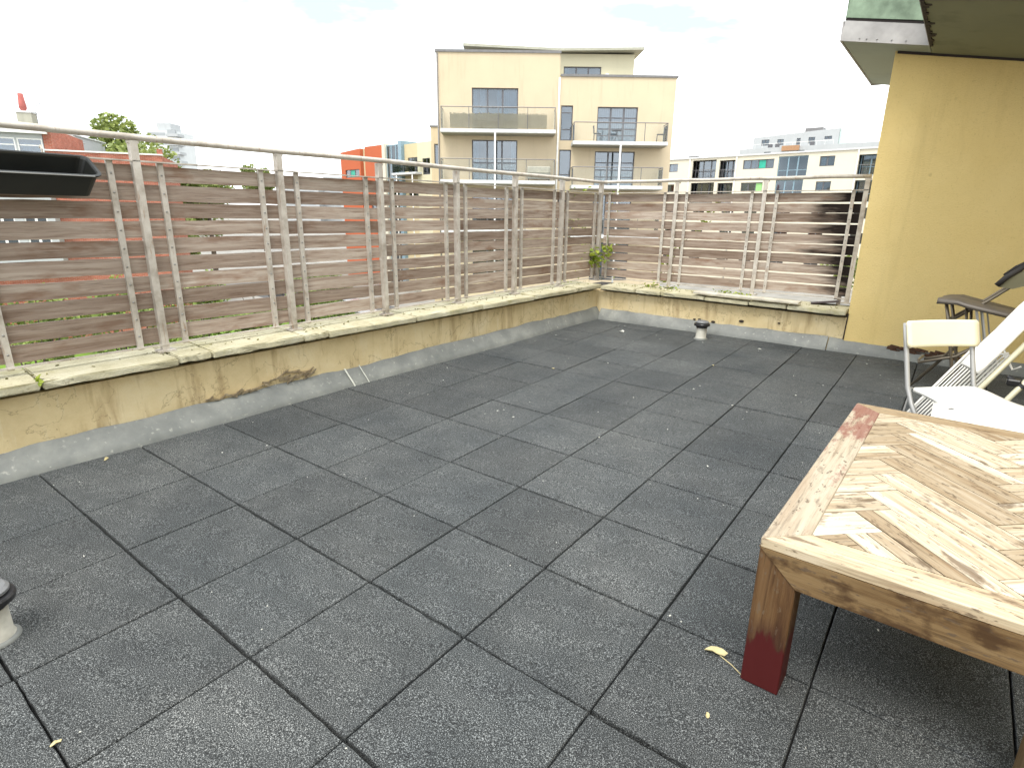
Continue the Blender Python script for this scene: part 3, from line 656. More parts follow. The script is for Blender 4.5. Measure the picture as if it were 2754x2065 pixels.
def table():
    t = thing('coffee_table', 'chunky weathered wooden table with a herringbone top and one leg painted red at its foot', 'table', (2.316, 0.893, zf(2.3, .9)+.003), R(-1.2))
    # frame boards with mitred corners
    P = {'a': [(0,0),(TW,0),(TW-FW,FW),(FW,FW)], 'b': [(TW,0),(TW,TL_),(TW-FW,TL_-FW),(TW-FW,FW)], 'c': [(TW,TL_),(0,TL_),(FW,TL_-FW),(TW-FW,TL_-FW)], 'd': [(0,TL_),(0,0),(FW,FW),(FW,TL_-FW)]}
    for k, poly in P.items():
        cx = sum(p[0] for p in poly)/4; cy = sum(p[1] for p in poly)/4
        q = [((x-cx)*.999, (y-cy)*.9985) for x, y in poly]
        o = prism(q, -.030, 0).build('top_frame_board', FRAMEY if k in 'bd' else FRAMEX, t); bevel_obj(o, .0028); o.location = (cx, cy, TH)
    # herringbone boards
    W_, LL = 0.126, 0.50; g = .0021
    ct = math.cos(R(45)); 
    ox, oy = 0.54, 0.36
    for a in range(-14, 15):
        for b in range(-6, 7):
            for hv_ in (0, 1):
                if hv_ == 0: r_ = (a*W_ + b*LL, a*W_ - b*LL, LL, W_)
                else: r_ = (a*W_ + b*LL + LL, a*W_ - b*LL + W_ - LL, W_, LL)
                x0, y0_, wx, wy = r_
                # some boards are ripped in two narrow strips
                parts = [(x0, y0_, wx, wy)]
                if random.random() < .36:
                    fr = random.uniform(.4,.6)
                    parts = [(x0, y0_, wx, wy*fr), (x0, y0_+wy*fr, wx, wy*(1-fr))] if hv_ == 0 else [(x0, y0_, wx*fr, wy), (x0+wx*fr, y0_, wx*(1-fr), wy)]
                for (px, py, pw, ph) in parts:
                    c4 = [(px+g,py+g),(px+pw-g,py+g),(px+pw-g,py+ph-g),(px+g,py+ph-g)]
                    c4 = [(ox - (x-y)*ct, oy + (x+y)*ct) for x, y in c4]
                    pg = clip(c4, FW+.001, TW-FW-.001, FW+.001, TL_-FW-.001)
                    if len(pg) < 3 or area(pg) < 4e-4: continue
                    cx = sum(p[0] for p in pg)/len(pg); cy = sum(p[1] for p in pg)/len(pg)
                    an = R(135) if hv_ == 0 else R(45)
                    q = [((x-cx)*math.cos(an)+(y-cy)*math.sin(an), -(x-cx)*math.sin(an)+(y-cy)*math.cos(an)) for x, y in pg]
                    o = prism(q, -.022, random.uniform(-.0015,.0008)).build('herringbone_board', BOARD, t); o.location = (cx, cy, TH); o.rotation_euler = (0,0,an)
    MB().box(FW*.6, TW-FW*.6, FW*.6, TL_-FW*.6, TH-.045, TH-.031).build('sub_top', APX, t)
    # legs and aprons, mitred where they meet
    LW, AH = .112, .128
    for (x, y, sx_, sy_) in ((0,0,1,1),(TW,0,-1,1),(0,TL_,1,-1),(TW,TL_,-1,-1)):
        m = MB().bbox(min(x, x+sx_*LW)+.001, max(x, x+sx_*LW)-.001, min(y, y+sy_*LW)+.001, max(y, y+sy_*LW)-.001, 0, TH-.031, .003)
        o = m.build('leg', LEG if x == 0 and y == 0 else LEGP, t)
        c_ = Vector((x+sx_*LW/2, y+sy_*LW/2, 0))
        for v in o.data.vertices: v.co -= c_
        o.location = c_
    for (yy, s_) in ((0,1),(TL_,-1)):
        # face board overlapping the leg with a 45 degree cut
        poly = [(.004, TH-.0305), (TW-.004, TH-.0305), (TW-LW, TH-AH), (LW, TH-AH)]
        m = MB(); y0_ = yy - s_*.0025; y1_ = yy + s_*.03
        m.add([(x, y0_, z) for x, z in poly] + [(x, y1_, z) for x, z in poly], [(0,1,2,3),(7,6,5,4),(0,4,5,1),(1,5,6,2),(2,6,7,3),(3,7,4,0)])
        m.build('apron', APX, t)
    for (xx, s_) in ((0,1),(TW,-1)):
        poly = [(.004, TH-.0305), (TL_-.004, TH-.0305), (TL_-LW, TH-AH), (LW, TH-AH)]
        m = MB(); x0 = xx - s_*.0025; x1 = xx + s_*.03
        m.add([(x0, y, z) for y, z in poly] + [(x1, y, z) for y, z in poly], [(0,1,2,3),(7,6,5,4),(0,4,5,1),(1,5,6,2),(2,6,7,3),(3,7,4,0)])
        m.build('apron', APY, t)
    return t
table()

# ------------------------------------------------------------------ folding chairs
def panel(name, mat, parent, hw_, pts, th, nu=10, curve=0.0, rnd=.03):
    """panel of half width hw_ (y) swept along profile pts (x,z); curve bows it in x; corners rounded at both ends"""
    V = []; Fc = []; n = len(pts)
    Ls = [0]
    for i in range(1, n): Ls.append(Ls[-1] + math.dist(pts[i], pts[i-1]))
    for i, (x, z) in enumerate(pts):
        d = min(Ls[i], Ls[-1]-Ls[i]); w_ = hw_ - (rnd - math.sqrt(max(0, rnd**2 - (rnd-d)**2)) if d < rnd else 0)
        a = pts[max(i-1,0)]; b = pts[min(i+1,n-1)]; dx, dz = b[0]-a[0], b[1]-a[1]; l_ = math.hypot(dx, dz); nx, nz_ = -dz/l_, dx/l_
        for k in range(nu+1):
            y = -w_ + 2*w_*k/nu; c_ = curve*(1-(y/hw_)**2)
            V.append((x - c_ + nx*th/2, y, z + nz_*th/2)); V.append((x - c_ - nx*th/2, y, z - nz_*th/2))
    S = 2*(nu+1)
    for i in range(n-1):
        for k in range(nu):
            a = i*S + 2*k; b = a + S
            Fc += [(a, a+2, b+2, b), (a+1, b+1, b+3, a+3)]
        Fc += [(i*S, (i+1)*S, (i+1)*S+1, i*S+1), (i*S+S-2, i*S+S-1, (i+1)*S+S-1, (i+1)*S+S-2)]
    for k in range(nu):
        Fc += [(2*k, 2*k+1, 2*k+3, 2*k+2), ((n-1)*S+2*k, (n-1)*S+2*k+2, (n-1)*S+2*k+3, (n-1)*S+2*k+1)]
    o = MB().add(V, Fc).build(name, mat, parent, True)
    return o
def chair(label, loc, rz):
    t = thing('folding_chair', label, 'chair', loc, rz, 'white folding chairs')       # x = forward
    SH = .438
    sp = [(-.015 + .385*k/16, SH + .010*math.cos(math.pi*(k/16-.1)*1.6) - (.012*((k-13)/3)**2 if k > 13 else 0)) for k in range(17)]
    panel('seat', PLASTIC_W, t, .195, sp, .018, 12, 0, .03)
    panel('backrest', CREAM, t, .222, [(-.100 + .045*(k/10), .815 - .142*k/10) for k in range(11)], .016, 14, .024, .012)
    for s in (-1, 1):
        MB().tube([(-.120,s*.208,.800),(-.088,s*.208,.69),(-.018,s*.208,.46),(.03,s*.208,.375),(.31,s*.208,.012)], .0125, 8, True, .0125).build('front_leg', GREYTUBE, t, True)
        MB().tube([(.27,s*.186,.418),(.10,s*.186,.25),(-.13,s*.186,.012)], .011, 8).build('rear_leg', GREYTUBE, t, True)
        MB().lathe([(.015,0),(.016,.012),(.012,.03)], (.31,s*.208,0), 10).build('foot_cap', BLACKP, t)
        MB().lathe([(.015,0),(.016,.012),(.012,.03)], (-.13,s*.186,0), 10).build('foot_cap', BLACKP, t)
        MB().tube([(.27,s*.180,.418),(.27,s*.222,.418)], .013, 10).build('pivot', BLACKP, t)
    MB().tube([(.19,-.206,.17),(.19,.206,.17)], .009, 8).build('crossbar', GREYTUBE, t)
    MB().tube([(-.05,-.186,.10),(-.05,.186,.10)], .009, 8).build('crossbar', GREYTUBE, t)
    return t
chair('open white folding chair with a cream backrest between the table and the yellow wall', (2.69, 3.19, zf(2.7,3.2)), R(-45))
chair('white folding chair pushed against the far end of the table, backrest out of view', (3.03, 2.775, zf(3.0,2.8)), R(180))

# ------------------------------------------------------------------ folded clothes airer
def airer():
    t = thing('clothes_airer', 'folded white wire clothes airer leaning behind the open folding chair', 'clothes airer', (2.55, 4.1, zf(2.5,4.1)))
    inv = Vector(t.location)
    A0, A1 = Vector((2.525, 4.12, .06)), Vector((2.835, 4.55, .53))        # bottom and top of the first rod
    W_ = Vector((.20, -.22, .0))                                          # spread of the rods
    fr = MB()
    for k in (0, 1): fr.tube([A0 + W_*k*1.02 - inv, A1 + W_*k*1.02 - inv], .0085, 8)
    fr.tube([A0 - inv, A0 + W_*1.02 - inv], .0085, 8); fr.tube([A1 - inv, A1 + W_*1.02 - inv], .0085, 8)
    fr.build('frame', PLASTIC_W, t, True)
    for layer in range(2):
        off = Vector((.028, .0, -.018))*layer
        for k in range(1, 11):
            m = MB(); m.tube([A0 + W_*(k/11) + off + Vector((0,0,.012)) - inv, A1 + W_*(k/11) + off - inv], .0042, 6); m.build('rod', PLASTIC_W, t, True)
    for k in (.15, .5, .85):
        p = A1 + W_*k - inv; m = MB()
        m.tube([p + Vector((-.03,.02,.06)), p + Vector((.0,0,.0)), p + Vector((.05,-.02,-.09)), p + Vector((.09,-.03,-.06))], .007, 6); m.bbox(p.x-.014,p.x+.014,p.y-.014,p.y+.014,p.z-.02,p.z+.02,.004)
        m.build('hinge_clip', PLASTIC_W, t)
    MB().tube([A0 + Vector((-.02,.0,-.03)) - inv, A0 + Vector((.0,.0,.2)) - inv, A0 + Vector((.30,.5,.02)) - inv], .007, 6).build('leg', GREYTUBE, t)
    return t
airer()

# ------------------------------------------------------------------ folded sun lounger (white fabric on cream tubes)
def lounger():
    t = thing('sun_lounger', 'folded sun lounger of white fabric and cream tubes leaning at the right', 'sun lounger', (3.0, 4.0, zf(3,4))); inv = Vector(t.location)
    d = Vector((.235, .30, .36)); s_ = Vector((.115, -.10, -.045))
    b0 = Vector((2.72, 3.70, .115))
    for k in range(4):
        a = b0 + s_*k + Vector((0,0,-.02*(k % 2))); m = MB(); m.tube([a - inv, a + d*2.2 - inv], .017, 10); m.build('tube', CREAMTUBE, t, True)
    for k, f_ in ((.75, 1.0), (2.3, .95)):
        p = b0 + s_*k + d*f_ - inv
        m = MB(); m.bbox(p.x-.035,p.x+.035,p.y-.03,p.y+.03,p.z-.02,p.z+.022,.008); m.tube([p+Vector((-.03,.02,.03)), p+Vector((.05,-.03,-.02))], .014, 8); m.build('joint', BLACKP, t)
    # fabric folded over, thick roll
    up = Vector((-.05, -.02, .075)); m = MB(); V = []; Fc = []
    for i in range(9):
        c_ = b0 + d*(.80 + i*.2) + up*.75 - s_*.75
        for k in range(10):
            a = 2*math.pi*k/10; V.append(c_ + s_*(.25+.46*math.cos(a)) + up*(.17*math.sin(a)*(1+.25*math.sin(i*1.7))) + Vector((0,0,.004*math.sin(i*2+k))) - inv)
    for i in range(8):
        for k in range(10): Fc.append((i*10+k, i*10+(k+1) % 10, (i+1)*10+(k+1) % 10, (i+1)*10+k))
    Fc += [tuple(range(10))[::-1], tuple(range(80, 90))]
    m.add(V, Fc).build('fabric', PLASTIC_W, t, True)
    return t
lounger()

# ------------------------------------------------------------------ reclining armchair
def recliner():
    x0, y0 = 2.95, 5.05
    t = thing('reclining_chair', 'bronze tube reclining garden chair with taupe armrests against the yellow wall', 'chair', (x0, y0, zf(x0,y0))); inv = Vector(t.location)
    def P(x, y, z): return Vector((x, y, z)) - inv
    # two armrests (near and far)
    for dy, nm in ((0,0), (.17,1)):
        y = 4.80 + dy; ex = .03*nm
        V = []; Fc = []; prof = [(2.555+ex,.815,.035),(2.60+ex,.826,.07),(2.68+ex,.830,.085),(2.75+ex,.812,.095),(2.86+ex,.790,.09),(2.98+ex,.765,.08),(3.06+ex,.748,.06)]
        for (x, z, hw_) in prof:
            for (a, b) in ((-1,-1.3),(-.97,.4),(-.6,1),(.6,1),(.95,.6),(1,-.8)): V.append(P(x, y + a*hw_, z + b*.015 + .12*a*hw_))
        n = 6
        for i in range(len(prof)-1):
            for k in range(n): Fc.append((i*n+k, i*n+(k+1) % n, (i+1)*n+(k+1) % n, (i+1)*n+k))
        Fc += [tuple(range(n))[::-1], tuple(range((len(prof)-1)*n, len(prof)*n))]
        MB().add(V, Fc).build('armrest', TAUPE, t, True)
        MB().tube([P(2.612+ex,y,.81),P(2.665+ex,y,.62),P(2.74+ex,y,.30),P(2.80+ex,y,zf(2.8,y)+.01)], .012, 8).build('leg', BRONZE, t, True)
        m = MB(); m.bar(P(2.80+ex,y-.03,.78), P(2.945+ex,y-.03,.25), .016, .042, (0,1,0)); m.bar(P(2.835+ex,y-.036,.78), P(2.98+ex,y-.036,.25), .010, .020, (0,1,0)); m.build('arm_support', GREYTUBE, t)
        MB().tube([P(2.52+ex,y,zf(2.5,y)+.22),P(2.75+ex,y,.40),P(3.05+ex,y,.66),P(3.25+ex,y,.90)], .011, 8).build('side_tube', BRONZE, t, True)
        MB().tube([P(2.74+ex,y+.02,.80),P(2.78+ex,y+.02,.55),P(2.50+ex,y+.02,zf(2.5,y)+.02)], .010, 8).build('rear_leg', BRONZE, t, True)
    for (x, z) in ((2.52,.335),(2.78,.55)): MB().tube([P(x,4.80,z),P(x+.02,4.99,z)], .010, 8).build('crossbar', BRONZE, t)
    # back frame tubes up to the padded headrest
    for y in (4.84, 5.00):
        MB().tube([P(2.66,y,.66),P(2.86,y,.835),P(3.02,y+.0,1.00),P(3.10,y,1.085)], .0105, 8).build('back_tube', BRONZE, t, True)
    pts = [P(2.885,4.80,.955),P(2.93,4.80,1.02),P(3.00,4.82,1.085),P(3.05,4.90,1.115),P(3.06,5.0,1.12),P(3.05,5.12,1.11),P(3.0,5.18,1.07),P(2.94,5.2,1.0)]
    MB().tube(pts, .019, 10).build('headrest_pad', PADDING, t, True)
    m = MB(); V = [P(2.90,4.81,.945),P(2.94,4.81,1.01),P(3.0,4.82,1.065),P(3.12,4.83,1.09),P(3.10,4.83,.985),P(2.98,4.82,.935)]; V2 = [v + Vector((0,.012,0)) for v in V]
    m.add(V + V2, [(0,1,2,3,4,5),(11,10,9,8,7,6)] + [(i,(i+1) % 6,6+(i+1) % 6,6+i) for i in range(6)]); m.build('headrest_mesh', OLIVEPAD, t)
    return t
recliner()

# ------------------------------------------------------------------ leaves and flecks on the deck
def leaf_mesh(s, curl, seed):
    rr = random.Random(seed); n = 9; V = [(0,0,0)]; 
    for k in range(n):
        a = 2*math.pi*k/n; r_ = s*(.55+.45*abs(math.cos(a)))*rr.uniform(.75,1.15); V.append((r_*math.cos(a), r_*.7*math.sin(a), curl*s*abs(math.sin(a+.4))*rr.uniform(.4,1.2)))
    top = [(x, y, z+.0012) for x, y, z in V]
    Fc = [(0,k+1,(k+1) % n+1) for k in range(n)]
    Fc2 = [(a+n+1, c_+n+1, b+n+1) for a, b, c_ in Fc]; side = [(k+1,(k+1) % n+1,(k+1) % n+n+2,k+n+2) for k in range(n)]
    return MB().add(V + top, Fc + Fc2 + side)
LV = [(2.218,.957,.036,'crumpled yellow leaf on the tiles beside the front table leg'),(2.284,.694,.012,'tiny pale leaf on the tile in front of the table leg'),
      (.88,-.498,.014,'small cream leaf in the tile joint at the lower left'),(-.321,5.25,.032,'white scrap of paper lying near the back corner of the deck'),
      (-.101,3.489,.016,'small curled pale leaf on the deck midway along the left parapet'),(-1.10,.30,.020,'pair of pale leaf scraps by the left flashing near the camera'),
      (1.17,5.394,.018,'small white scrap beside the flashing right of the far roof vent'),(1.003,4.489,.016,'pale leaf scrap on a far tile in the middle of the deck')]
for k, (x, y, s_, lab) in enumerate(LV):
    o = leaf_mesh(s_, .45 if 'paper' not in lab else .9, k).build('fallen_leaf' if 'paper' not in lab and 'white' not in lab else 'paper_scrap', LEAFDRY if 'white' not in lab else FLECK)
    o.location = (x, y, zf(x, y)+.003); o.rotation_euler = (0,0,random.random()*6); tag(o, lab, 'leaf' if 'leaf' in lab else 'scrap')
MB().tube([(2.235,.95,zf(2.2,.95)+.005),(2.28,.93,zf(2.2,.95)+.006),(2.33,.90,zf(2.3,.9)+.005)], .0015, 5).build('straw', LEAFDRY); o = bpy.data.objects['straw']; tag(o, 'thin dry straw between the yellow leaf and the table leg', 'straw')
m = MB(); rr = random.Random(5)
for k in range(140):
    x = rr.uniform(-1.15, 3.6); y = rr.uniform(-.9, 5.75) ; s_ = rr.choice([.0015,.0018,.0022,.003,.003,.005]) * (1.2 if y > 2 else .8); a = rr.random()*6
    if x < lx(y)+.03: continue
    m.obox((x, y, zf(x, y)+.003), (s_*math.cos(a), s_*math.sin(a), 0), (-s_*.5*math.sin(a), s_*.5*math.cos(a), 0), (0,0,.0012))
tag(m.build('pale_debris', FLECK), 'tiny pale flecks of debris scattered over the rubber tiles', 'debris', None, 'stuff')

# ------------------------------------------------------------------ plants on the parapets
def leafblades(m, c, n, size, spread, rr, up=.5):
    for k in range(n):
        p = Vector(c) + Vector((rr.gauss(0,1)*spread[0], rr.gauss(0,1)*spread[1], rr.gauss(0,1)*spread[2]))
        e = Euler((rr.uniform(-.9,.9), rr.uniform(-.9,.9), rr.random()*6.28)).to_matrix(); s_ = size*rr.uniform(.6,1.3)
        V = [p + e @ Vector(v)*s_ for v in ((0,-.5,0),(.42,-.1,.08),(.30,.32,.04),(0,.62,-.06),(-.30,.32,.04),(-.42,-.1,.08))]
        m.add(V, [(0,1,2,3),(0,3,4,5)])
rr = random.Random(11)
iv = thing('climbing_ivy', 'bright green climber growing through the slats at the corner of the railings', 'plant', (-1.13, 6.1, .6)); ii = Vector(iv.location)
st = MB(); st.tube([Vector(p)-ii for p in ((-1.12,6.19,.58),(-1.16,6.14,.75),(-1.10,6.12,.90),(-1.02,6.12,.99),(-1.08,6.2,1.2),(-1.1,6.24,1.5),(-1.05,6.22,1.72))], .004, 5); st.build('stem', plain('green_stem', (0.10,0.12,0.03), 0.7), iv)
lm = MB(); leafblades(lm, Vector((-1.14,6.03,.88))-ii, 95, .055, (.06,.05,.055), rr); leafblades(lm, Vector((-1.02,6.08,.98))-ii, 40, .048, (.045,.04,.04), rr)
for k in range(130): leafblades(lm, Vector((rr.uniform(-1.32,-1.22) if k % 3 else rr.uniform(-1.1,-.9), rr.uniform(5.45,6.1) if k % 3 else 6.27, rr.uniform(.62,1.75)))-ii, 1, .04, (.01,.01,.01), rr)
lm.build('leaves', IVY, iv)
iv2 = thing('climbing_ivy', 'sparse yellow-green climber behind the middle of the back railing', 'plant', (-.1, 6.27, .58)); ii = Vector(iv2.location)
lm = MB(); st = MB(); path = []
for k in range(26):
    z = .60 + 1.05*k/25; x = -.32 + .72*((z-.6)/1.05)**1.4; path.append(Vector((x, 6.265, z))-ii); leafblades(lm, Vector((x,6.262,z))-ii, 6, .046, (.055,.012,.02), rr)
st.tube(path, .003, 5); st.build('stem', BARK, iv2); lm.build('leaves', IVY, iv2)
def weed(x, y, z, n, s_, lab, sp=(.06,.02,.012)):
    t = thing('weed_tuft', lab, 'weed', (x, y, z)); m = MB(); leafblades(m, (0,0,.012), n, s_, sp, rr); m.build('leaves', IVY, t)
    m = MB()
    for k in range(5): a = rr.random()*6; m.tube([(0,0,0),(math.cos(a)*.03,math.sin(a)*.02,.012)], .0018, 4)
    m.build('stem', BARK, t)
weed(-.36, 6.10, .565, 34, .030, 'green weed tuft on the back coping left of its first post')
weed(-.10, 6.10, .563, 22, .026, 'small weed tuft on the back coping right of its first post')
weed(.56, 6.12, .556, 40, .028, 'green weed tuft on the back coping before the rusty post', (.09,.02,.012))
weed(.74, 6.12, .553, 22, .024, 'small yellow weed tuft at the foot of the rusty post')
weed(-1.34, 5.6, .575, 24, .024, 'weed tuft on the left coping close to the corner', (.03,.10,.01))
weed(lx(.10)-.02, .10, .508, 14, .026, 'grass tuft sprouting from a coping joint on the left parapet', (.04,.008,.008))
m = MB()
for k in range(300):
    if k % 2: y = rr.uniform(-.6,6.0); x = lx(y) - rr.uniform(.10,.33); z = ztop(y)+.008
    else: x = rr.uniform(-.9,1.8); y = rr.uniform(5.92,6.17); z = zbk(x)+.004
    s_ = rr.uniform(.003,.009); a = rr.random()*6; m.obox((x,y,z), (s_*math.cos(a), s_*math.sin(a), .002), (-s_*.6*math.sin(a), s_*.6*math.cos(a), 0), (0,0,.002))
tag(m.build('moss_debris', plain('moss_clump', (0.15,0.14,0.045), 0.95, 0, 0.6, 20)), 'moss and leaf litter lying along the coping stones', 'moss', None, 'stuff')

# ------------------------------------------------------------------ surroundings
GZ = -6.5
g = MB(); n = 40; S = 900.0
V = [(-S + 2*S*i/n, -S + 2*S*j/n, GZ) for j in range(n+1) for i in range(n+1)]
g.add(V, [(j*(n+1)+i, j*(n+1)+i+1, (j+1)*(n+1)+i+1, (j+1)*(n+1)+i) for j in range(n) for i in range(n)])
tag(g.build('ground', GROUND), 'pale paved ground far below the terrace', None, None, 'structure')
def sheet(name, P, dz, mat, lab):
    o = MB().add([(x, y, GZ+dz) for x, y in P], [tuple(range(len(P)))]).build(name, mat); return tag(o, lab, None, None, 'structure')
sheet('lawn', [(-40,2),(-14,12),(-16,28),(-46,30)], .008, GRASSM, 'green lawn between the houses')
sheet('road', [(-60,30),(-18,24),(-6,44),(20,60),(60,64),(60,71),(18,67),(-12,50),(-24,31),(-60,37)], .004, ROAD, 'asphalt road beyond the terrace')
def building(name, label, O, e, cat='building', group=None):
    return thing(name, label, cat, (O[0], O[1], 0), math.atan2(e[1], e[0]), group)
def holed(parent, mat, u0, u1, z0, z1, holes, y=0.0, rev=.16, depth=6.0, slope=0.0, name='wall', roof=True):
    """wall with real openings; z1 may slope along u"""
    us = sorted(set([u0, u1] + [min(max(h[i], u0), u1) for h in holes for i in (0, 1)])); zz = sorted(set([z0, z1] + [min(max(h[i], z0), z1) for h in holes for i in (2, 3)]))
    m = MB()
    def top(u, z): return z + (slope*(u-u0) if z == z1 else 0)
    for i in range(len(us)-1):
        for j in range(len(zz)-1):
            uc, zc = (us[i]+us[i+1])/2, (zz[j]+zz[j+1])/2
            if any(h[0] < uc < h[1] and h[2] < zc < h[3] for h in holes): continue
            m.add([(us[i],y,zz[j]),(us[i+1],y,zz[j]),(us[i+1],y,top(us[i+1],zz[j+1])),(us[i],y,top(us[i],zz[j+1]))], [(0,1,2,3)])
    for (a, b, c, d) in holes:
        m.add([(a,y,c),(b,y,c),(b,y,d),(a,y,d),(a,y+rev,c),(b,y+rev,c),(b,y+rev,d),(a,y+rev,d)], [(0,4,5,1),(1,5,6,2),(2,6,7,3),(3,7,4,0)])
    za, zb_ = top(u0, z1), top(u1, z1)
    m.add([(u0,y,z0),(u1,y,z0),(u1,y,zb_),(u0,y,za),(u0,y+depth,z0),(u1,y+depth,z0),(u1,y+depth,zb_),(u0,y+depth,za)], [(0,3,7,4),(1,5,6,2),(4,7,6,5)] + ([(3,2,6,7)] if roof else []))
    me = bpy.data.meshes.new(name); me.from_pydata(m.v, [], m.f); me.update(); me.materials.append(mat)
    return link(name, me, parent)
def window(parent, u0, u1, z0, z1, y, cols=1, rows=None, fr=FRAMEG, fw=.06, curtain=None, gl=None, panels=None, room=True, name='window'):
    """frame with mullions > pane, curtain"""
    m = MB(); d = .07
    m.box(u0, u1, y, y+d, z0, z0+fw); m.box(u0, u1, y, y+d, z1-fw, z1); m.box(u0, u0+fw, y+.001, y+d-.001, z0+fw, z1-fw); m.box(u1-fw, u1, y+.001, y+d-.001, z0+fw, z1-fw)
    xs = [u0 + fw/2 + (u1-u0-fw)*k/cols for k in range(cols+1)]
    for x in xs[1:-1]: m.box(x-fw*.8, x+fw*.8, y+.002, y+d-.002, z0+fw, z1-fw)
    for (z) in (rows or []): 
        for k in range(cols): m.box(xs[k]+fw*.8, xs[k+1]-fw*.8, y+.01, y+d-.01, z-.03, z+.03)
    f = m.build(name, fr, parent)
    for k in range(cols):
        mat = gl or GLASS
        if panels and panels.get(k): mat = panels[k]
        MB().box(xs[k]+fw*.5, xs[k+1]-fw*.5, y+d*.4, y+d*.4+.012, z0+fw*.5, z1-fw*.5).build('pane', mat, f)
    if curtain:
        for (a, b, c, dd) in curtain:
            cm = MB(); nn = max(4, int((b-a)/.06)); V = []; Fc = []
            for i in range(nn+1):
                x = a + (b-a)*i/nn; yy = y + .22 + .025*(i % 2)
                V += [(x, yy, c), (x, yy, dd)]
            for i in range(nn): Fc.append((2*i, 2*i+2, 2*i+3, 2*i+1))
            cm.add(V, Fc); me = bpy.data.meshes.new('curtain'); me.from_pydata(cm.v, [], cm.f); me.materials.append(CURT); link('curtain', me, f)
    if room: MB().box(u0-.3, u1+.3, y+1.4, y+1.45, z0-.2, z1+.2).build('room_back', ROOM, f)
    return f
def balcony(parent, u0, u1, zt, zr, dep, posts, glass=True, th=.19):
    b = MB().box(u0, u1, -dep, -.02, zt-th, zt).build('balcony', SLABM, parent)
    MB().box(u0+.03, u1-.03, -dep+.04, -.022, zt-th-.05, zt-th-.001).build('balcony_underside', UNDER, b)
    r_ = MB(); r_.tube([(u0+.04,-.03,zr),(u0+.04,-dep+.06,zr),(u1-.04,-dep+.06,zr),(u1-.04,-.03,zr)], .028, 6); r_.build('balcony_rail', GREYTRIM, b)
    for x in posts: MB().bar((x,-dep+.06,zt), (x,-dep+.06,zr-.02), .035, .035, (0,1,0)).build('balcony_post', GREYTRIM, b)
    if glass:
        MB().box(u0+.07, u1-.07, -dep+.055, -dep+.063, zt+.06, zr-.07).build('balcony_glass', GLASSB, b)
        for x in (u0+.05, u1-.06): MB().box(x, x+.008, -dep+.10, -.06, zt+.06, zr-.07).build('balcony_glass', GLASSB, b)
    return b

# --- central beige apartment building
A = building('apartment_building', 'beige rendered apartment block with stepped roofs and glass balconies, centre', (-23.048, 25.616), (.7978, .6029))
W1, W2 = (2.058,4.734,6.03,8.343), (2.039,4.721,3.29,5.571); W3, W4 = (7.232,7.925,5.591,7.474), (7.21,7.916,3.337,5.092); W5, W6 = (9.355,11.70,5.46,7.427), (9.328,11.684,3.08,5.029)
low = [(2.04,4.72,.45,2.75), (9.33,11.68,.3,2.6), (7.2,7.9,.6,2.6), (2.04,4.72,-2.4,0.0), (9.33,11.68,-2.5,-.2)]
holed(A, BEIGE, 0.04, 7.10, GZ, 10.15, [W1, W2, low[0], low[3]], 0, .16, 9)
holed(A, BEIGE, 7.105, 13.80, GZ, 8.98, [W3, W4, W5, W6, low[1], low[2], low[4]], .0, .16, 9)
holed(A, PALEY, 1.50, 11.85, 8.9, 10.86, [(7.527,9.842,9.30,10.16)], 3.0, .14, 6, .0)
m = MB(); m.box(-.02,7.14,-.06,9.05,10.15,10.28); m.build('roof_edge', GREYTRIM, A)
m = MB(); m.box(7.16,13.88,-.06,2.9,8.98,9.10); m.build('roof_edge', GREYTRIM, A)
m = MB(); m.add([(1.4,2.2,11.02),(7.3,2.5,10.90),(12.27,2.3,10.96),(11.95,9.2,10.96),(1.4,9.2,11.02),(1.4,2.2,11.16),(7.3,2.5,11.04),(12.27,2.3,11.10),(11.95,9.2,11.10),(1.4,9.2,11.16)], [(0,4,3,2,1),(5,6,7,8,9),(0,1,6,5),(1,2,7,6),(2,3,8,7),(3,4,9,8),(4,0,5,9)]); m.build('roof', plain('pale_roof_sheet', (0.36,0.355,0.28), 0.6), A)
window(A, *W1, .10, 3, [6.62,6.98,7.34], curtain=[(2.12,2.35,6.2,8.25),(2.50,2.80,6.6,8.25),(3.5,3.75,6.9,8.25),(3.9,4.65,6.1,8.25)])
window(A, *W2, .10, 3, [3.9,4.3], curtain=[(2.12,2.42,3.4,5.5),(4.35,4.66,3.4,5.5)])
window(A, *W3, .10, 1, [6.2,7.1]); window(A, *W4, .10, 1, [3.7])
window(A, *W5, .10, 3, [5.9,6.25,6.6,6.85], curtain=[(9.45,10.05,5.5,7.4),(10.2,10.85,5.6,7.4),(11.0,11.65,5.5,7.4)])
window(A, *W6, .10, 3, [3.6,4.0,4.4], curtain=[(9.45,10.0,3.1,4.6),(10.2,10.9,3.1,4.3),(11.0,11.6,3.1,4.3)])
window(A, 7.527,9.842,9.30,10.16, 3.08, 3, None, curtain=[(7.6,7.9,9.4,10.1)])
for k, h_ in enumerate(low): window(A, *h_, .10, 3 if h_[1]-h_[0] > 1 else 1, None)
B1 = balcony(A, .336, 6.89, 6.02, 7.16, 1.2, (.39,1.96,3.62,5.28,6.83)); balcony(A, .274, 6.94, 3.285, 4.43, 1.2, (.33,1.96,5.25,6.88)); balcony(A, 7.885, 13.29, 5.46, 6.44, 1.2, (7.94,9.9,11.95,13.23)); balcony(A, 7.90, 13.19, 3.08, 4.07, 1.2, (7.95,9.9,11.9,13.13))
balcony(A, .274, 6.94, .5, 1.6, 1.2, (.33,1.96,5.25,6.88)); balcony(A, 7.90, 13.19, .3, 1.35, 1.2, (7.95,9.9,11.9,13.13))
rr = random.Random(2); m = MB()
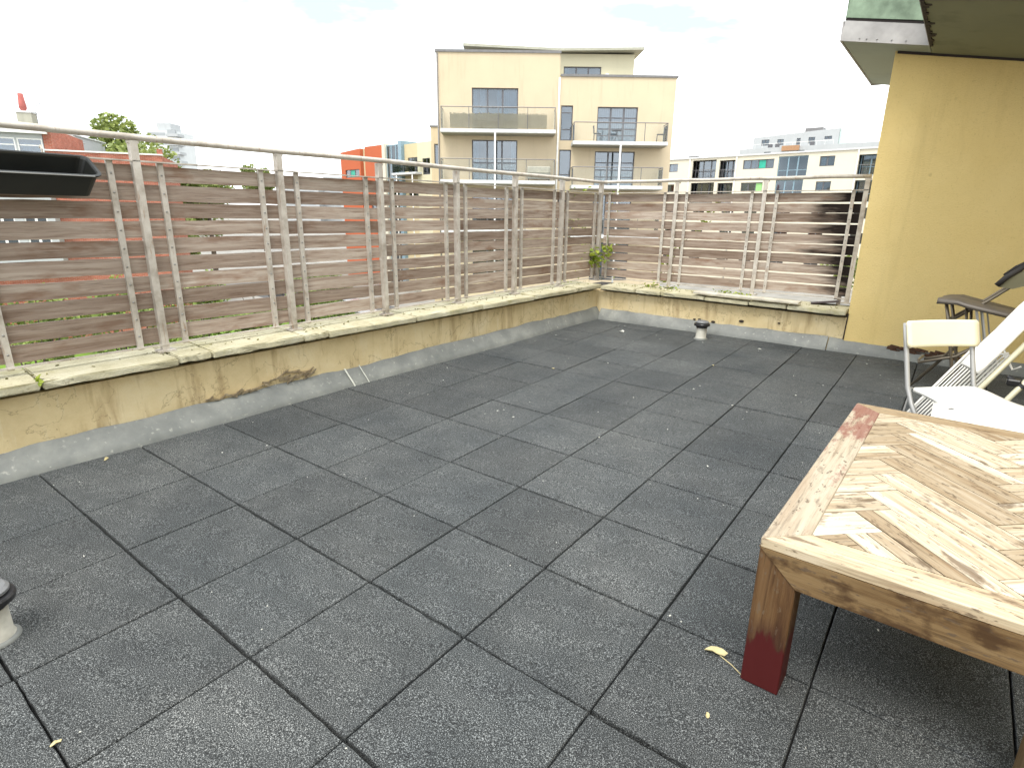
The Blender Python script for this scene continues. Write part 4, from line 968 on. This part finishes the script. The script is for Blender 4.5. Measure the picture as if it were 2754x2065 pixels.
for k in range(110):
    x = .9 + 5.45*k/109; m.box(x-.022, x+.022, -1.05+.006*(k % 2), -1.03+.006*(k % 2), 6.06, 6.83 + rr.uniform(-.05,.05))
o = m.build('bamboo_screen', SCREENM, B1); o['kind'] = 'stuff'
for (x, z0_, z1_) in ((3.447,GZ,5.83),(10.61,GZ,5.27)): MB().tube([(x,-1.22,z0_),(x,-1.22,z1_)], .055, 10).build('support_pipe', SLABM, A, True)
MB().tube([(7.09,-.07,GZ),(7.09,-.07,8.9)], .055, 8).build('downpipe', PIPEW, A, True)
for (a, b) in ((.06,GZ),): MB().tube([(.10,-.06,GZ),(.10,-.06,10.1)], .04, 8).build('downpipe', GREYTRIM, A, True)
m = MB(); m.lathe([(.02,0),(.14,.02),(.16,.1),(.12,.2),(.02,.24)], (10.2,2.9,9.55), 12); m.build('wall_lamp', PIPEW, A)
# wing behind, to the left of the block
holed(A, BEIGE, -.86, .035, GZ, 6.70, [(-.66,-.26,4.4,5.7)], 3.6, .14, 6); window(A, -.66,-.26,4.4,5.7, 3.68, 1)
MB().box(-.92,.03,3.55,9.6,6.702,6.80).build('roof_edge', GREYTRIM, A)
# furniture on the balconies stands free
def on(A_, u, y, z):
    a = A_.rotation_euler.z; return (A_.location.x + u*math.cos(a) - y*math.sin(a), A_.location.y + u*math.sin(a) + y*math.cos(a), z)
sofa = thing('balcony_sofa', 'pale sofa on the lower left balcony of the beige block', 'sofa', on(A, 6.0, -.75, 3.286), A.rotation_euler.z)
MB().bbox(-.68,.68,-.3,.3,.10,.42,.05).build('seat', plain('pale_cushion', (0.45,0.43,0.36), 0.8), sofa); MB().bbox(-.68,.68,.12,.31,.43,.82,.05).build('backrest', plain('pale_cushion_back', (0.42,0.40,0.33), 0.8), sofa)
for x in (-.6,.6): MB().box(x-.03,x+.03,-.25,.25,0,.10).build('leg', GREYTRIM, sofa)
def metal_chair(u, z, rz, lab):
    t = thing('balcony_chair', lab, 'chair', on(A, u, -.7, z), A.rotation_euler.z + rz, 'bistro chairs on the balcony')
    MB().bbox(-.2,.2,-.2,.2,.42,.45,.01).build('seat', FRAMEG, t)
    m = MB(); m.tube([(-.18,-.19,.44),(-.25,-.19,.85),(-.25,.19,.85),(-.18,.19,.44)], .016, 6); [m.bar((-.235+.0*k,-.12+.08*k,.47),(-.245,-.12+.08*k,.84),.02,.012) for k in range(4)]; m.build('backrest', FRAMEG, t)
    for (x, y) in ((-.18,-.18),(-.18,.18),(.18,-.18),(.18,.18)): MB().tube([(x,y,.43),(x*1.15,y*1.1,0)], .014, 6).build('leg', FRAMEG, t)
metal_chair(9.32, 5.461, 0.0, 'dark metal chair left of the bistro table on the upper right balcony'); metal_chair(12.95, 5.461, R(170), 'dark metal chair at the right end of the upper right balcony')
t = thing('bistro_table', 'small round metal table on the upper right balcony of the beige block', 'table', on(A, 10.43, -.7, 5.461), A.rotation_euler.z)
MB().lathe([(.02,.60),(.30,.60),(.30,.63),(.02,.63)], n=20).build('table_top', FRAMEG, t)
for k in range(3): MB().tube([(0,0,.60),(.05*math.cos(k*2.1),.05*math.sin(k*2.1),.3),(.26*math.cos(k*2.1),.26*math.sin(k*2.1),0)], .014, 6).build('leg', FRAMEG, t)

# --- long cream block at the right
B = building('apartment_building', 'long cream apartment block with green window panels behind the back railing', (-31.065, 79.094), (.9935, -.1136))
bw = [(-.142,1.207,7.181,8.218,1,None),(10.14,13.947,7.138,8.224,4,{2:TEAL}),(19.078,20.676,7.117,8.218,2,None),(-.154,.866,4.602,5.576,1,None),(10.173,12.88,4.465,5.56,3,{2:LIME}),(19.033,20.651,4.392,5.478,2,None)]
bt = [(3.309,6.627,6.216,8.485),(7.065,9.136,6.125,8.334),(14.438,17.823,5.949,8.421),(23.096,26.2,6.054,8.174),(3.3,6.6,3.2,5.7),(7.06,9.1,3.2,5.6),(14.43,17.6,3.2,5.75),(23.1,26.2,3.2,5.5)]
holes = [w_[:4] for w_ in bw] + bt
for k in range(3):
    zz = 1.4 - 2.75*k
    holes += [(u, u+1.6, zz, zz+1.2) for u in (0,4,8,11,15,19,23.5)]
holed(B, CREAMR, -4.0, 32.0, GZ, 8.72, holes, 0, .25, 10)
MB().box(-4.1,32.1,-.15,10.1,8.722,8.90).build('roof_edge', SLABM, B)
for (a, b, c, d, cols, pan) in bw: window(B, a, b, c, d, .14, cols, None, fw=.08, panels=pan, curtain=[(a+.1, a+(b-a)*.35, c+.1, d-.1)])
for k, (a, b, c, d) in enumerate(bt):
    window(B, a, b, c, d, .16 if k in (2,6) else 1.0, 3, [c+.9], fr=BLUEG if k in (2,6,3,7) else FRAMEG, fw=.09, curtain=[(a+.2, a+.8, c+.1, d-.1)] if k % 2 else None)
    if k in (0,1,3,4,5): 
        r_ = MB(); r_.tube([(a,-.02,c+1.05),(b,-.02,c+1.05)], .03, 6)
        for q in range(8): x = a+.1+(b-a-.2)*q/7; r_.bar((x,-.02,c),(x,-.02,c+1.05),.025,.025,(0,1,0))
        r_.build('balcony_rail', GREYTRIM, B); MB().box(a,b,-.0,1.0,c-.15,c-.002).build('balcony', SLABM, B)
for h_ in holes[14:]: window(B, *h_, .14, 2, None, fw=.08)
for x in (2.95,9.3,23.0): MB().tube([(x,-.08,GZ),(x,-.08,8.7)], .07, 8).build('downpipe', PIPEW, B, True)
for (x, hgt) in ((1.6,.5),(3.4,.35)): MB().box(x-.6,x+.6,3,4,8.9,8.9+hgt).build('roof_box', GREYTRIM, B)
m = MB(); m.tube([(2.3,3,8.9),(2.3,3,11.6)], .03, 5); [m.tube([(1.8,3,zq),(2.9,3,zq+.1)], .02, 5) for zq in (10.4,11.0,11.4)]; m.build('antenna', GREYTRIM, B)

# --- white block further behind
Wt = building('apartment_building', 'white flat-roofed block with roof terrace rising behind the long cream block', (-36.569, 135.098), (.9991, -.0414))
ww = [(1.735,3.271,15.863,17.027),(4.878,6.157,15.793,16.939),(8.644,9.363,15.692,16.921),(10.859,12.061,15.749,16.961),(13.763,15.122,16.363,16.959)]
holed(Wt, WHITER, 0, 16.3, GZ, 17.55, ww, 0, .2, 12, .047)
holed(Wt, WHITER, -1.9, 40, GZ, 15.2, [(3.2,4.5,13.2,14.4),(9.5,11,13.2,14.4)], -2.2, .2, 12)
for a in ww: window(Wt, *a, .1, 2, None, fw=.09)
for a in ((3.2,4.5,13.2,14.4),(9.5,11,13.2,14.4)): window(Wt, *a, -2.1, 2, None, fw=.09)
MB().box(16.32,18.8,.5,9,GZ,18.2).build('stair_tower', plain('pale_green_glass_tower', (0.50,0.62,0.58), 0.3), Wt)
MB().box(9.2,12.5,3,6,18.40,19.1).build('roof_box', GREYTRIM, Wt)
MB().box(6.67,9.99,-2.6,-2.22,14.4,15.35).build('cladding_panel', plain('brown_panel', (0.34,0.19,0.10), 0.7), Wt)
r_ = MB(); r_.tube([(-1.8,-2.1,15.95),(16,-2.1,15.95)], .04, 5); [r_.bar((-1.8+1.48*k,-2.1,15.2),(-1.8+1.48*k,-2.1,15.95),.04,.04,(0,1,0)) for k in range(13)]; r_.build('terrace_rail', PIPEW, Wt)
for x in (3.8,5.2,11.8): 
    MB().box(x,x+.75,-2.15,-1.6,15.22,15.85).build('vent_unit', FRAMEG, Wt)

# --- terracotta and glass block left of the centre
D_ = building('apartment_building', 'terracotta and sand block with a glazed bay left of the beige block', (-57.097, 44.382), (.9918, -.1275))
dw = [(.91,3.953,5.2,6.05)]
holed(D_, ORANGE, 0, 4.30, GZ, 8.0, dw, 0, .15, 8, .05); window(D_, .91,3.953,5.2,6.05, .08, 3, None, fr=FRAMEG, panels={1: TEAL}, curtain=[(1.0,1.8,5.25,6.0)])
holed(D_, SAND, 4.305, 5.74, GZ, 8.15, [(4.6,5.5,5.0,6.2)], .4, .15, 8); window(D_, 4.6,5.5,5.0,6.2, .48, 1)
holed(D_, ORANGE, 5.745, 9.16, GZ, 8.25, [(6.6,8.2,1.5,3.0)], -.3, .15, 8); window(D_, 6.6,8.2,1.5,3.0, -.22, 2)
MB().box(9.165,9.70,-.35,7,GZ,8.30).build('pier', CREAMR, D_)
f = window(D_, 9.705,12.2,GZ,8.16, -.1, 3, [-3.9,-1.2,1.5,4.9], fr=BLUEG, fw=.10)
MB().box(9.7,12.2,1.2,8,GZ,8.15).build('core_wall', SAND, D_)
MB().box(12.205,12.75,-.4,7,GZ,8.40).build('pier', BLUEG, D_)
holed(D_, SAND, 12.755, 15.6, GZ, 8.05, [(13.3,15.2,5.3,6.75),(13.3,15.2,2.4,4.0)], 0, .15, 8); window(D_, 13.3,15.2,5.3,6.75, .08, 3); window(D_, 13.3,15.2,2.4,4.0, .08, 3)
holed(D_, PALEY, 15.605, 19.5, GZ, 8.0, [(16.4,17.6,5.0,6.5)], -.5, .15, 8); window(D_, 16.4,17.6,5.0,6.5, -.42, 2)
balcony(D_, 12.2, 16.3, 5.25, 6.2, 1.3, (12.3,14.2,16.2)); 
for x in (13.0,15.7): MB().tube([(x,-1.25,GZ),(x,-1.25,5.0)], .06, 8).build('support_pipe', PIPEW, D_, True)
for x in (2.4,15.5): m = MB(); m.tube([(x,.5,8.0),(x,.5,8.9),(x+1.1,.5,8.85)], .03, 5); m.build('roof_rail', PIPEW, D_)

# --- brick house at the left, with white windows
H = building('brick_house', 'red brick house with white windows behind the left railing', (-40.612, 9.210), (.5093, .8606), 'house')
hl = [(-.4,2.0,2.45,3.6),(-4.6,-2.2,2.45,3.6)]
holed(H, BRICK, 2.075, 7.80, GZ, 4.50, [], 0, .1, 7)
holed(H, BRICK, -12.0, 2.07, GZ, 4.2, hl, 0, .1, 7)
holed(H, WHITER, -12.0, 2.065, 4.205, 5.35, [(-3.2,-.6,4.3,5.12),(-.45,.78,4.3,5.12),(.86,2.03,4.3,5.12)], .02, .1, 6.9)
for a in ((-3.2,-.6,4.3,5.12),(-.45,.78,4.3,5.12),(.86,2.03,4.3,5.12)): window(H, *a, .04, 2 if a[1]-a[0] > 2 else 1, [4.75], fr=FRAMEW, fw=.07, curtain=[(a[0]+.1,a[1]-.1,4.35,4.9)])
for a in hl: window(H, *a, .05, 2, None, fr=FRAMEW, fw=.08, curtain=[(a[0]+.1,a[1]-.1,a[2]+.1,a[3]-.2)])
holed(H, WHITER, -6.0, 2.15, -1.7, 1.95, [(-3.6,-1.4,-.6,1.3),(-.9,.3,-.6,1.3),(.7,1.8,-.6,1.3)], -.9, .1, .88, name='bay_wall')
for a in ((-3.6,-1.4,-.6,1.3),(-.9,.3,-.6,1.3),(.7,1.8,-.6,1.3)): window(H, *a, -.85, 2, None, fr=FRAMEW, fw=.08, room=False)
MB().box(2.05,7.86,-.05,.35,4.50,4.58).build('parapet_coping', PIPEW, H); MB().box(7.60,7.86,-.04,.34,4.581,4.86).build('parapet_end', BRICK, H)
MB().box(-12.1,2.35,-.28,.0,5.36,5.56).build('gutter_board', FRAMEW, H); MB().box(2.10,2.50,-.02,6.5,4.59,5.72).build('party_wall', BRICK, H)
m = MB(); m.add([(-12.1,-.3,5.57),(2.45,-.3,5.57),(2.45,3.5,5.9),(-12.1,3.5,5.9),(2.45,7.3,5.57),(-12.1,7.3,5.57)], [(0,1,2,3),(3,2,4,5),(1,4,2),(0,3,5),(0,5,4,1)]); m.build('roof', plain('pale_roof_tile', (0.50,0.49,0.47), 0.8), H)
hs = building('white_house', 'white rendered house just beyond the brick parapet at the left', (-58.6, 15.7), (.62, .78), 'house')
holed(hs, WHITER, -3.0, 2.9, GZ, 7.1, [(.55,.9,6.15,6.42),(2.0,2.3,6.1,6.35),(-1.5,-.3,4.0,5.3)], 0, .12, 6)
for a in ((.55,.9,6.15,6.42),(2.0,2.3,6.1,6.35),(-1.5,-.3,4.0,5.3)): window(hs, *a, .05, 1, None, fw=.04)
MB().box(-3.1,3.0,-.1,6.1,7.102,7.2).build('roof_edge', SLABM, hs)
ch = thing('chimney', 'pale chimney stack with a tall red pot above the left handrail', 'chimney', (-48.88, 12.97, 0), math.atan2(.8,.6))
MB().box(-.42,.42,-.4,.4,GZ,7.45).build('stack', m_facade('pale_chimney_render', (0.36,0.355,0.29), 0.2, 0.4), ch); MB().box(-.47,.47,-.45,.45,7.452,7.56).build('stack_cap', SLABM, ch)
MB().lathe([(.16,7.56),(.15,7.62),(.22,7.78),(.22,7.85),(.15,8.66),(.11,8.66)], (-.12,0,0), 14).build('chimney_pot', RUST, ch, True)
an = thing('television_aerial', 'thin grey television aerial beside the red chimney pot', 'aerial', (-48.45, 13.40, 5.0), math.atan2(.8,.6))
MB().tube([(0,0,0),(0,0,2.9),(-.25,0,3.0),(-.45,0,2.9)], .022, 5).build('mast', GREYTRIM, an)
m = MB(); [m.tube([(.1+.1*k,-.0,2.75+.12*k),(.12+.1*k,0,3.25+.05*k)], .012, 4) for k in range(4)]; m.tube([(.0,0,2.85),(.5,0,3.2)], .014, 4); m.build('antenna_rods', GREYTRIM, an)

# --- tower and skyline
HAZEG = plain('hazed_grey_window', (0.30,0.32,0.33), 0.6)  # window grey lightened, distance haze put into the colour
Tw = building('tower_block', 'distant pale tower block with banded balconies above the left railing', (-212.8, 87.2), (.7978, .6029), 'tower')
MB().box(0,9.4,0,11,GZ,25.6).build('wall', m_facade('pale_tower_concrete', (0.58,0.60,0.60), 0.05, 0.1), Tw); MB().box(2.5,7,2,8,25.6,28.2).build('roof_box', WHITER, Tw)
for k in range(11):
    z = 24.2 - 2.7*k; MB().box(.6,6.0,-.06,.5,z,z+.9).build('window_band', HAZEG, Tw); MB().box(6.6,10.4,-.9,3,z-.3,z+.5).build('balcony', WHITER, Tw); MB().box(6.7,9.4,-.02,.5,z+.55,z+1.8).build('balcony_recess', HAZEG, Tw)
for k, (u, D, w_, h_, lab) in enumerate(((-118,330,22,14,'low pale building on the far skyline, leftmost of the row'),(-100,340,14,20,'pale tower on the far skyline seen between the first two posts'),(-86,330,18,15,'low white building on the far skyline left of the terracotta block'),(-66,350,12,17,'far pale building close to the terracotta block'))):
    p = CAM + Vector((-math.sin(YAW), math.cos(YAW), 0))*D + rgt*u
    t = thing('distant_building', lab, 'building', (p.x, p.y, 0), YAW); MB().box(-w_/2,w_/2,0,12,GZ,h_).build('wall', WHITER, t)
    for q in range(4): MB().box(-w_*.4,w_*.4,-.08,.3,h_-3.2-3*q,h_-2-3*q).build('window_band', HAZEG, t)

# --- trees, shrubs
def tree(x, y, h, rad, nleaf, ls, label, seed, mat=TREEL, squash=.8, trunk=True, name='tree', cat='tree', lobes=14, group=None):
    rr = random.Random(seed); t = thing(name, label, cat, (x, y, GZ), 0, group)
    cz = h - rad*squash
    m = MB()
    if trunk:
        m.tube([(0,0,0),(.05,.03,cz*.45),(-.08,.1,cz*.8),(0,0,cz+rad*.2)], [rad*.09,rad*.07,rad*.05,rad*.02], 8)
        for k in range(7):
            a = k*2.4; m.tube([(0,0,cz*.62+.06*cz*k*.5),(math.cos(a)*rad*.35,math.sin(a)*rad*.35,cz+rad*.05*k),(math.cos(a)*rad*.7,math.sin(a)*rad*.7,cz+rad*(.1+.08*k)*squash)], [rad*.03,rad*.02,rad*.008], 6)
    else:
        for k in range(6): a = k*1.05; m.tube([(math.cos(a)*.1,math.sin(a)*.1,0),(math.cos(a)*rad*.3,math.sin(a)*rad*.3,h*.5),(math.cos(a)*rad*.5,math.sin(a)*rad*.5,h*.8)], [.05,.03,.01], 5)
    m.build('trunk', BARK, t)
    L_ = []
    for k in range(lobes):
        v = Vector((rr.gauss(0,1), rr.gauss(0,1), rr.gauss(0,1))).normalized()*rad*rr.uniform(.35,.78); L_.append((Vector((v.x, v.y, cz + v.z*squash)) if trunk else Vector((v.x, v.y, h*.5 + v.z/rad*h*.45)), rad*rr.uniform(.22,.42)))
    lm = MB()
    for k in range(nleaf):
        c, r_ = rr.choice(L_); v = Vector((rr.gauss(0,1), rr.gauss(0,1), rr.gauss(0,1))).normalized()*r_*rr.random()**.4
        p = c + v; e = Euler((rr.uniform(-1,1), rr.uniform(-1,1), rr.random()*6.28)).to_matrix(); s_ = ls*rr.uniform(.6,1.4)
        if p.z < .1: continue
        lm.add([p + e @ Vector(q)*s_ for q in ((-.5,-.15,0),(0,-.5,.1),(.5,.1,0),(.05,.5,.08))], [(0,1,2,3)])
    me = bpy.data.meshes.new('crown'); me.from_pydata(lm.v, [], lm.f); me.materials.append(mat); link('crown', me, t)
    return t
tree(-67.0, 23.9, 17.0, 10.0, 20000, .40, 'broad light green tree behind the brick house', 1)
tree(-60.0, 29.6, 13.0, 3.2, 3000, .32, 'smaller green tree right of the broad one, in front of the tower', 2)
tree(-110, 64.5, 17.2, 4.2, 3500, .45, 'far round green tree peeping over the left railing between two posts', 3)
tree(-47.0, 19.5, 8.6, 3.2, 3500, .3, 'young tree beside the road beyond the lawn', 4)
for k, (x, y, h, r_, lab) in enumerate(((-24.0,5.2,6.0,2.3,'tall shrub before the brick house, nearest the left picture edge'),(-25.0,8.6,5.6,2.2,'tall shrub before the brick house, second from the picture edge'),(-25.5,11.6,5.8,2.2,'tall shrub before the brick house, third from the picture edge'),(-24.5,14.6,5.2,2.1,'tall shrub at the right corner of the brick house'),
      (-27.5,19.0,4.6,2.2,'rounded shrub on the lawn right of the brick house'),(-31.5,23.6,4.6,2.3,'large rounded shrub before the parked cars'),(-36.0,25.2,4.4,2.3,'large rounded shrub left of the parked cars'),(-15.0,11.8,3.0,1.4,'low shrub below the terrace, left of three'),(-12.0,15.2,2.8,1.4,'low shrub below the terrace, middle of three'),(-9.0,18.0,3.0,1.4,'low shrub below the terrace, right of three'),(-29.0,3.0,6.0,2.3,'shrub low behind the left slats at the picture edge'))):
    tree(x, y, h, r_, 2600, .17, lab, 20+k, SHRUBL, .8, False, 'shrub', 'shrub', 12, 'shrubs below the terrace')
for k, (x, y, h, r_) in enumerate(((-5.5,60,5,2.2),(4,63,4.6,2.0),(14,66,5,2.2))):
    tree(x, y, h, r_, 1500, .25, ('street tree before the cream block, left','street tree before the cream block, middle','street tree before the cream block, right')[k], 40+k, TREEL, .8, True, 'tree', 'tree', 10)

# --- parked cars along the road
def car(x, y, rz, paint, lab):
    t = thing('parked_car', lab, 'car', (x, y, GZ+.01), rz, 'cars parked along the road')
    sec = [(-2.1,.35,.55,.72),(-2.05,.30,.80,.80),(-1.4,.25,.92,.84),(-.9,.25,.95,.86),(.7,.25,.95,.86),(1.3,.25,.90,.85),(1.95,.28,.78,.80),(2.1,.36,.58,.70)]
    V = []; Fc = []
    for (sx_, zb_, zt, hw_) in sec: V += [(sx_,-hw_,zb_),(sx_,-hw_,zt-.12),(sx_,-hw_*.92,zt),(sx_,hw_*.92,zt),(sx_,hw_,zt-.12),(sx_,hw_,zb_)]
    for i in range(len(sec)-1):
        for k in range(6): Fc.append((i*6+k, i*6+(k+1) % 6, (i+1)*6+(k+1) % 6, (i+1)*6+k))
    Fc += [tuple(range(6))[::-1], tuple(range(42,48))]
    MB().add(V, Fc).build('body', paint, t)
    MB().add([(-1.55,-.74,.94),(1.15,-.74,.94),(1.15,.74,.94),(-1.55,.74,.94),(-1.0,-.60,1.40),(.45,-.60,1.42),(.45,.60,1.42),(-1.0,.60,1.40)], [(0,1,5,4),(1,2,6,5),(2,3,7,6),(3,0,4,7),(0,3,2,1)]).build('windows', plain('car_glass', (0.02,0.025,0.03), 0.1) if 'car_glass' not in MATS else MATS['car_glass'], t)
    MB().bbox(-1.02,.47,-.61,.61,1.40,1.46,.02).build('roof', paint, t)
    for (wx, wy) in ((-1.3,-.78),(1.3,-.78),(-1.3,.78),(1.3,.78)):
        w_ = MB(); w_.tube([(wx,wy-.1,.31),(wx,wy+.1,.31)], .31, 16); wo_ = w_.build('wheel', BLACKP, t); r_ = MB(); r_.tube([(wx,wy-.105,.31),(wx,wy+.105,.31)], .18, 12); r_.build('rim', GREYTRIM, wo_)
    for s_ in (-.6,.6): MB().bbox(2.0,2.09,s_-.13,s_+.13,.60,.72,.02).build('headlight', PIPEW, t); MB().bbox(-2.10,-2.03,s_-.12,s_+.12,.66,.78,.02).build('tail_light', RUST, t)
PW, PR, PK, PS = plain('white_car_paint', (0.72,0.72,0.72), 0.25), plain('red_car_paint', (0.32,0.03,0.03), 0.25), plain('dark_car_paint', (0.03,0.03,0.035), 0.2), plain('silver_car_paint', (0.42,0.43,0.44), 0.25, 0.5)
for (x, y, rz, p_, lab) in ((-27,26.0,-8,PW,'white car parked on the road left of the beige block'),(-33,26.8,-8,PS,'silver car parked behind the white one on the road'),(-39,27.6,-8,PR,'red car parked on the road beyond the lawn'),(-45.5,28.6,-8,PK,'dark car at the far end of the parked row'),(-15.5,39,50,PW,'white car parked beyond the corner of the beige block')):
    car(x, y, R(rz), p_, lab)
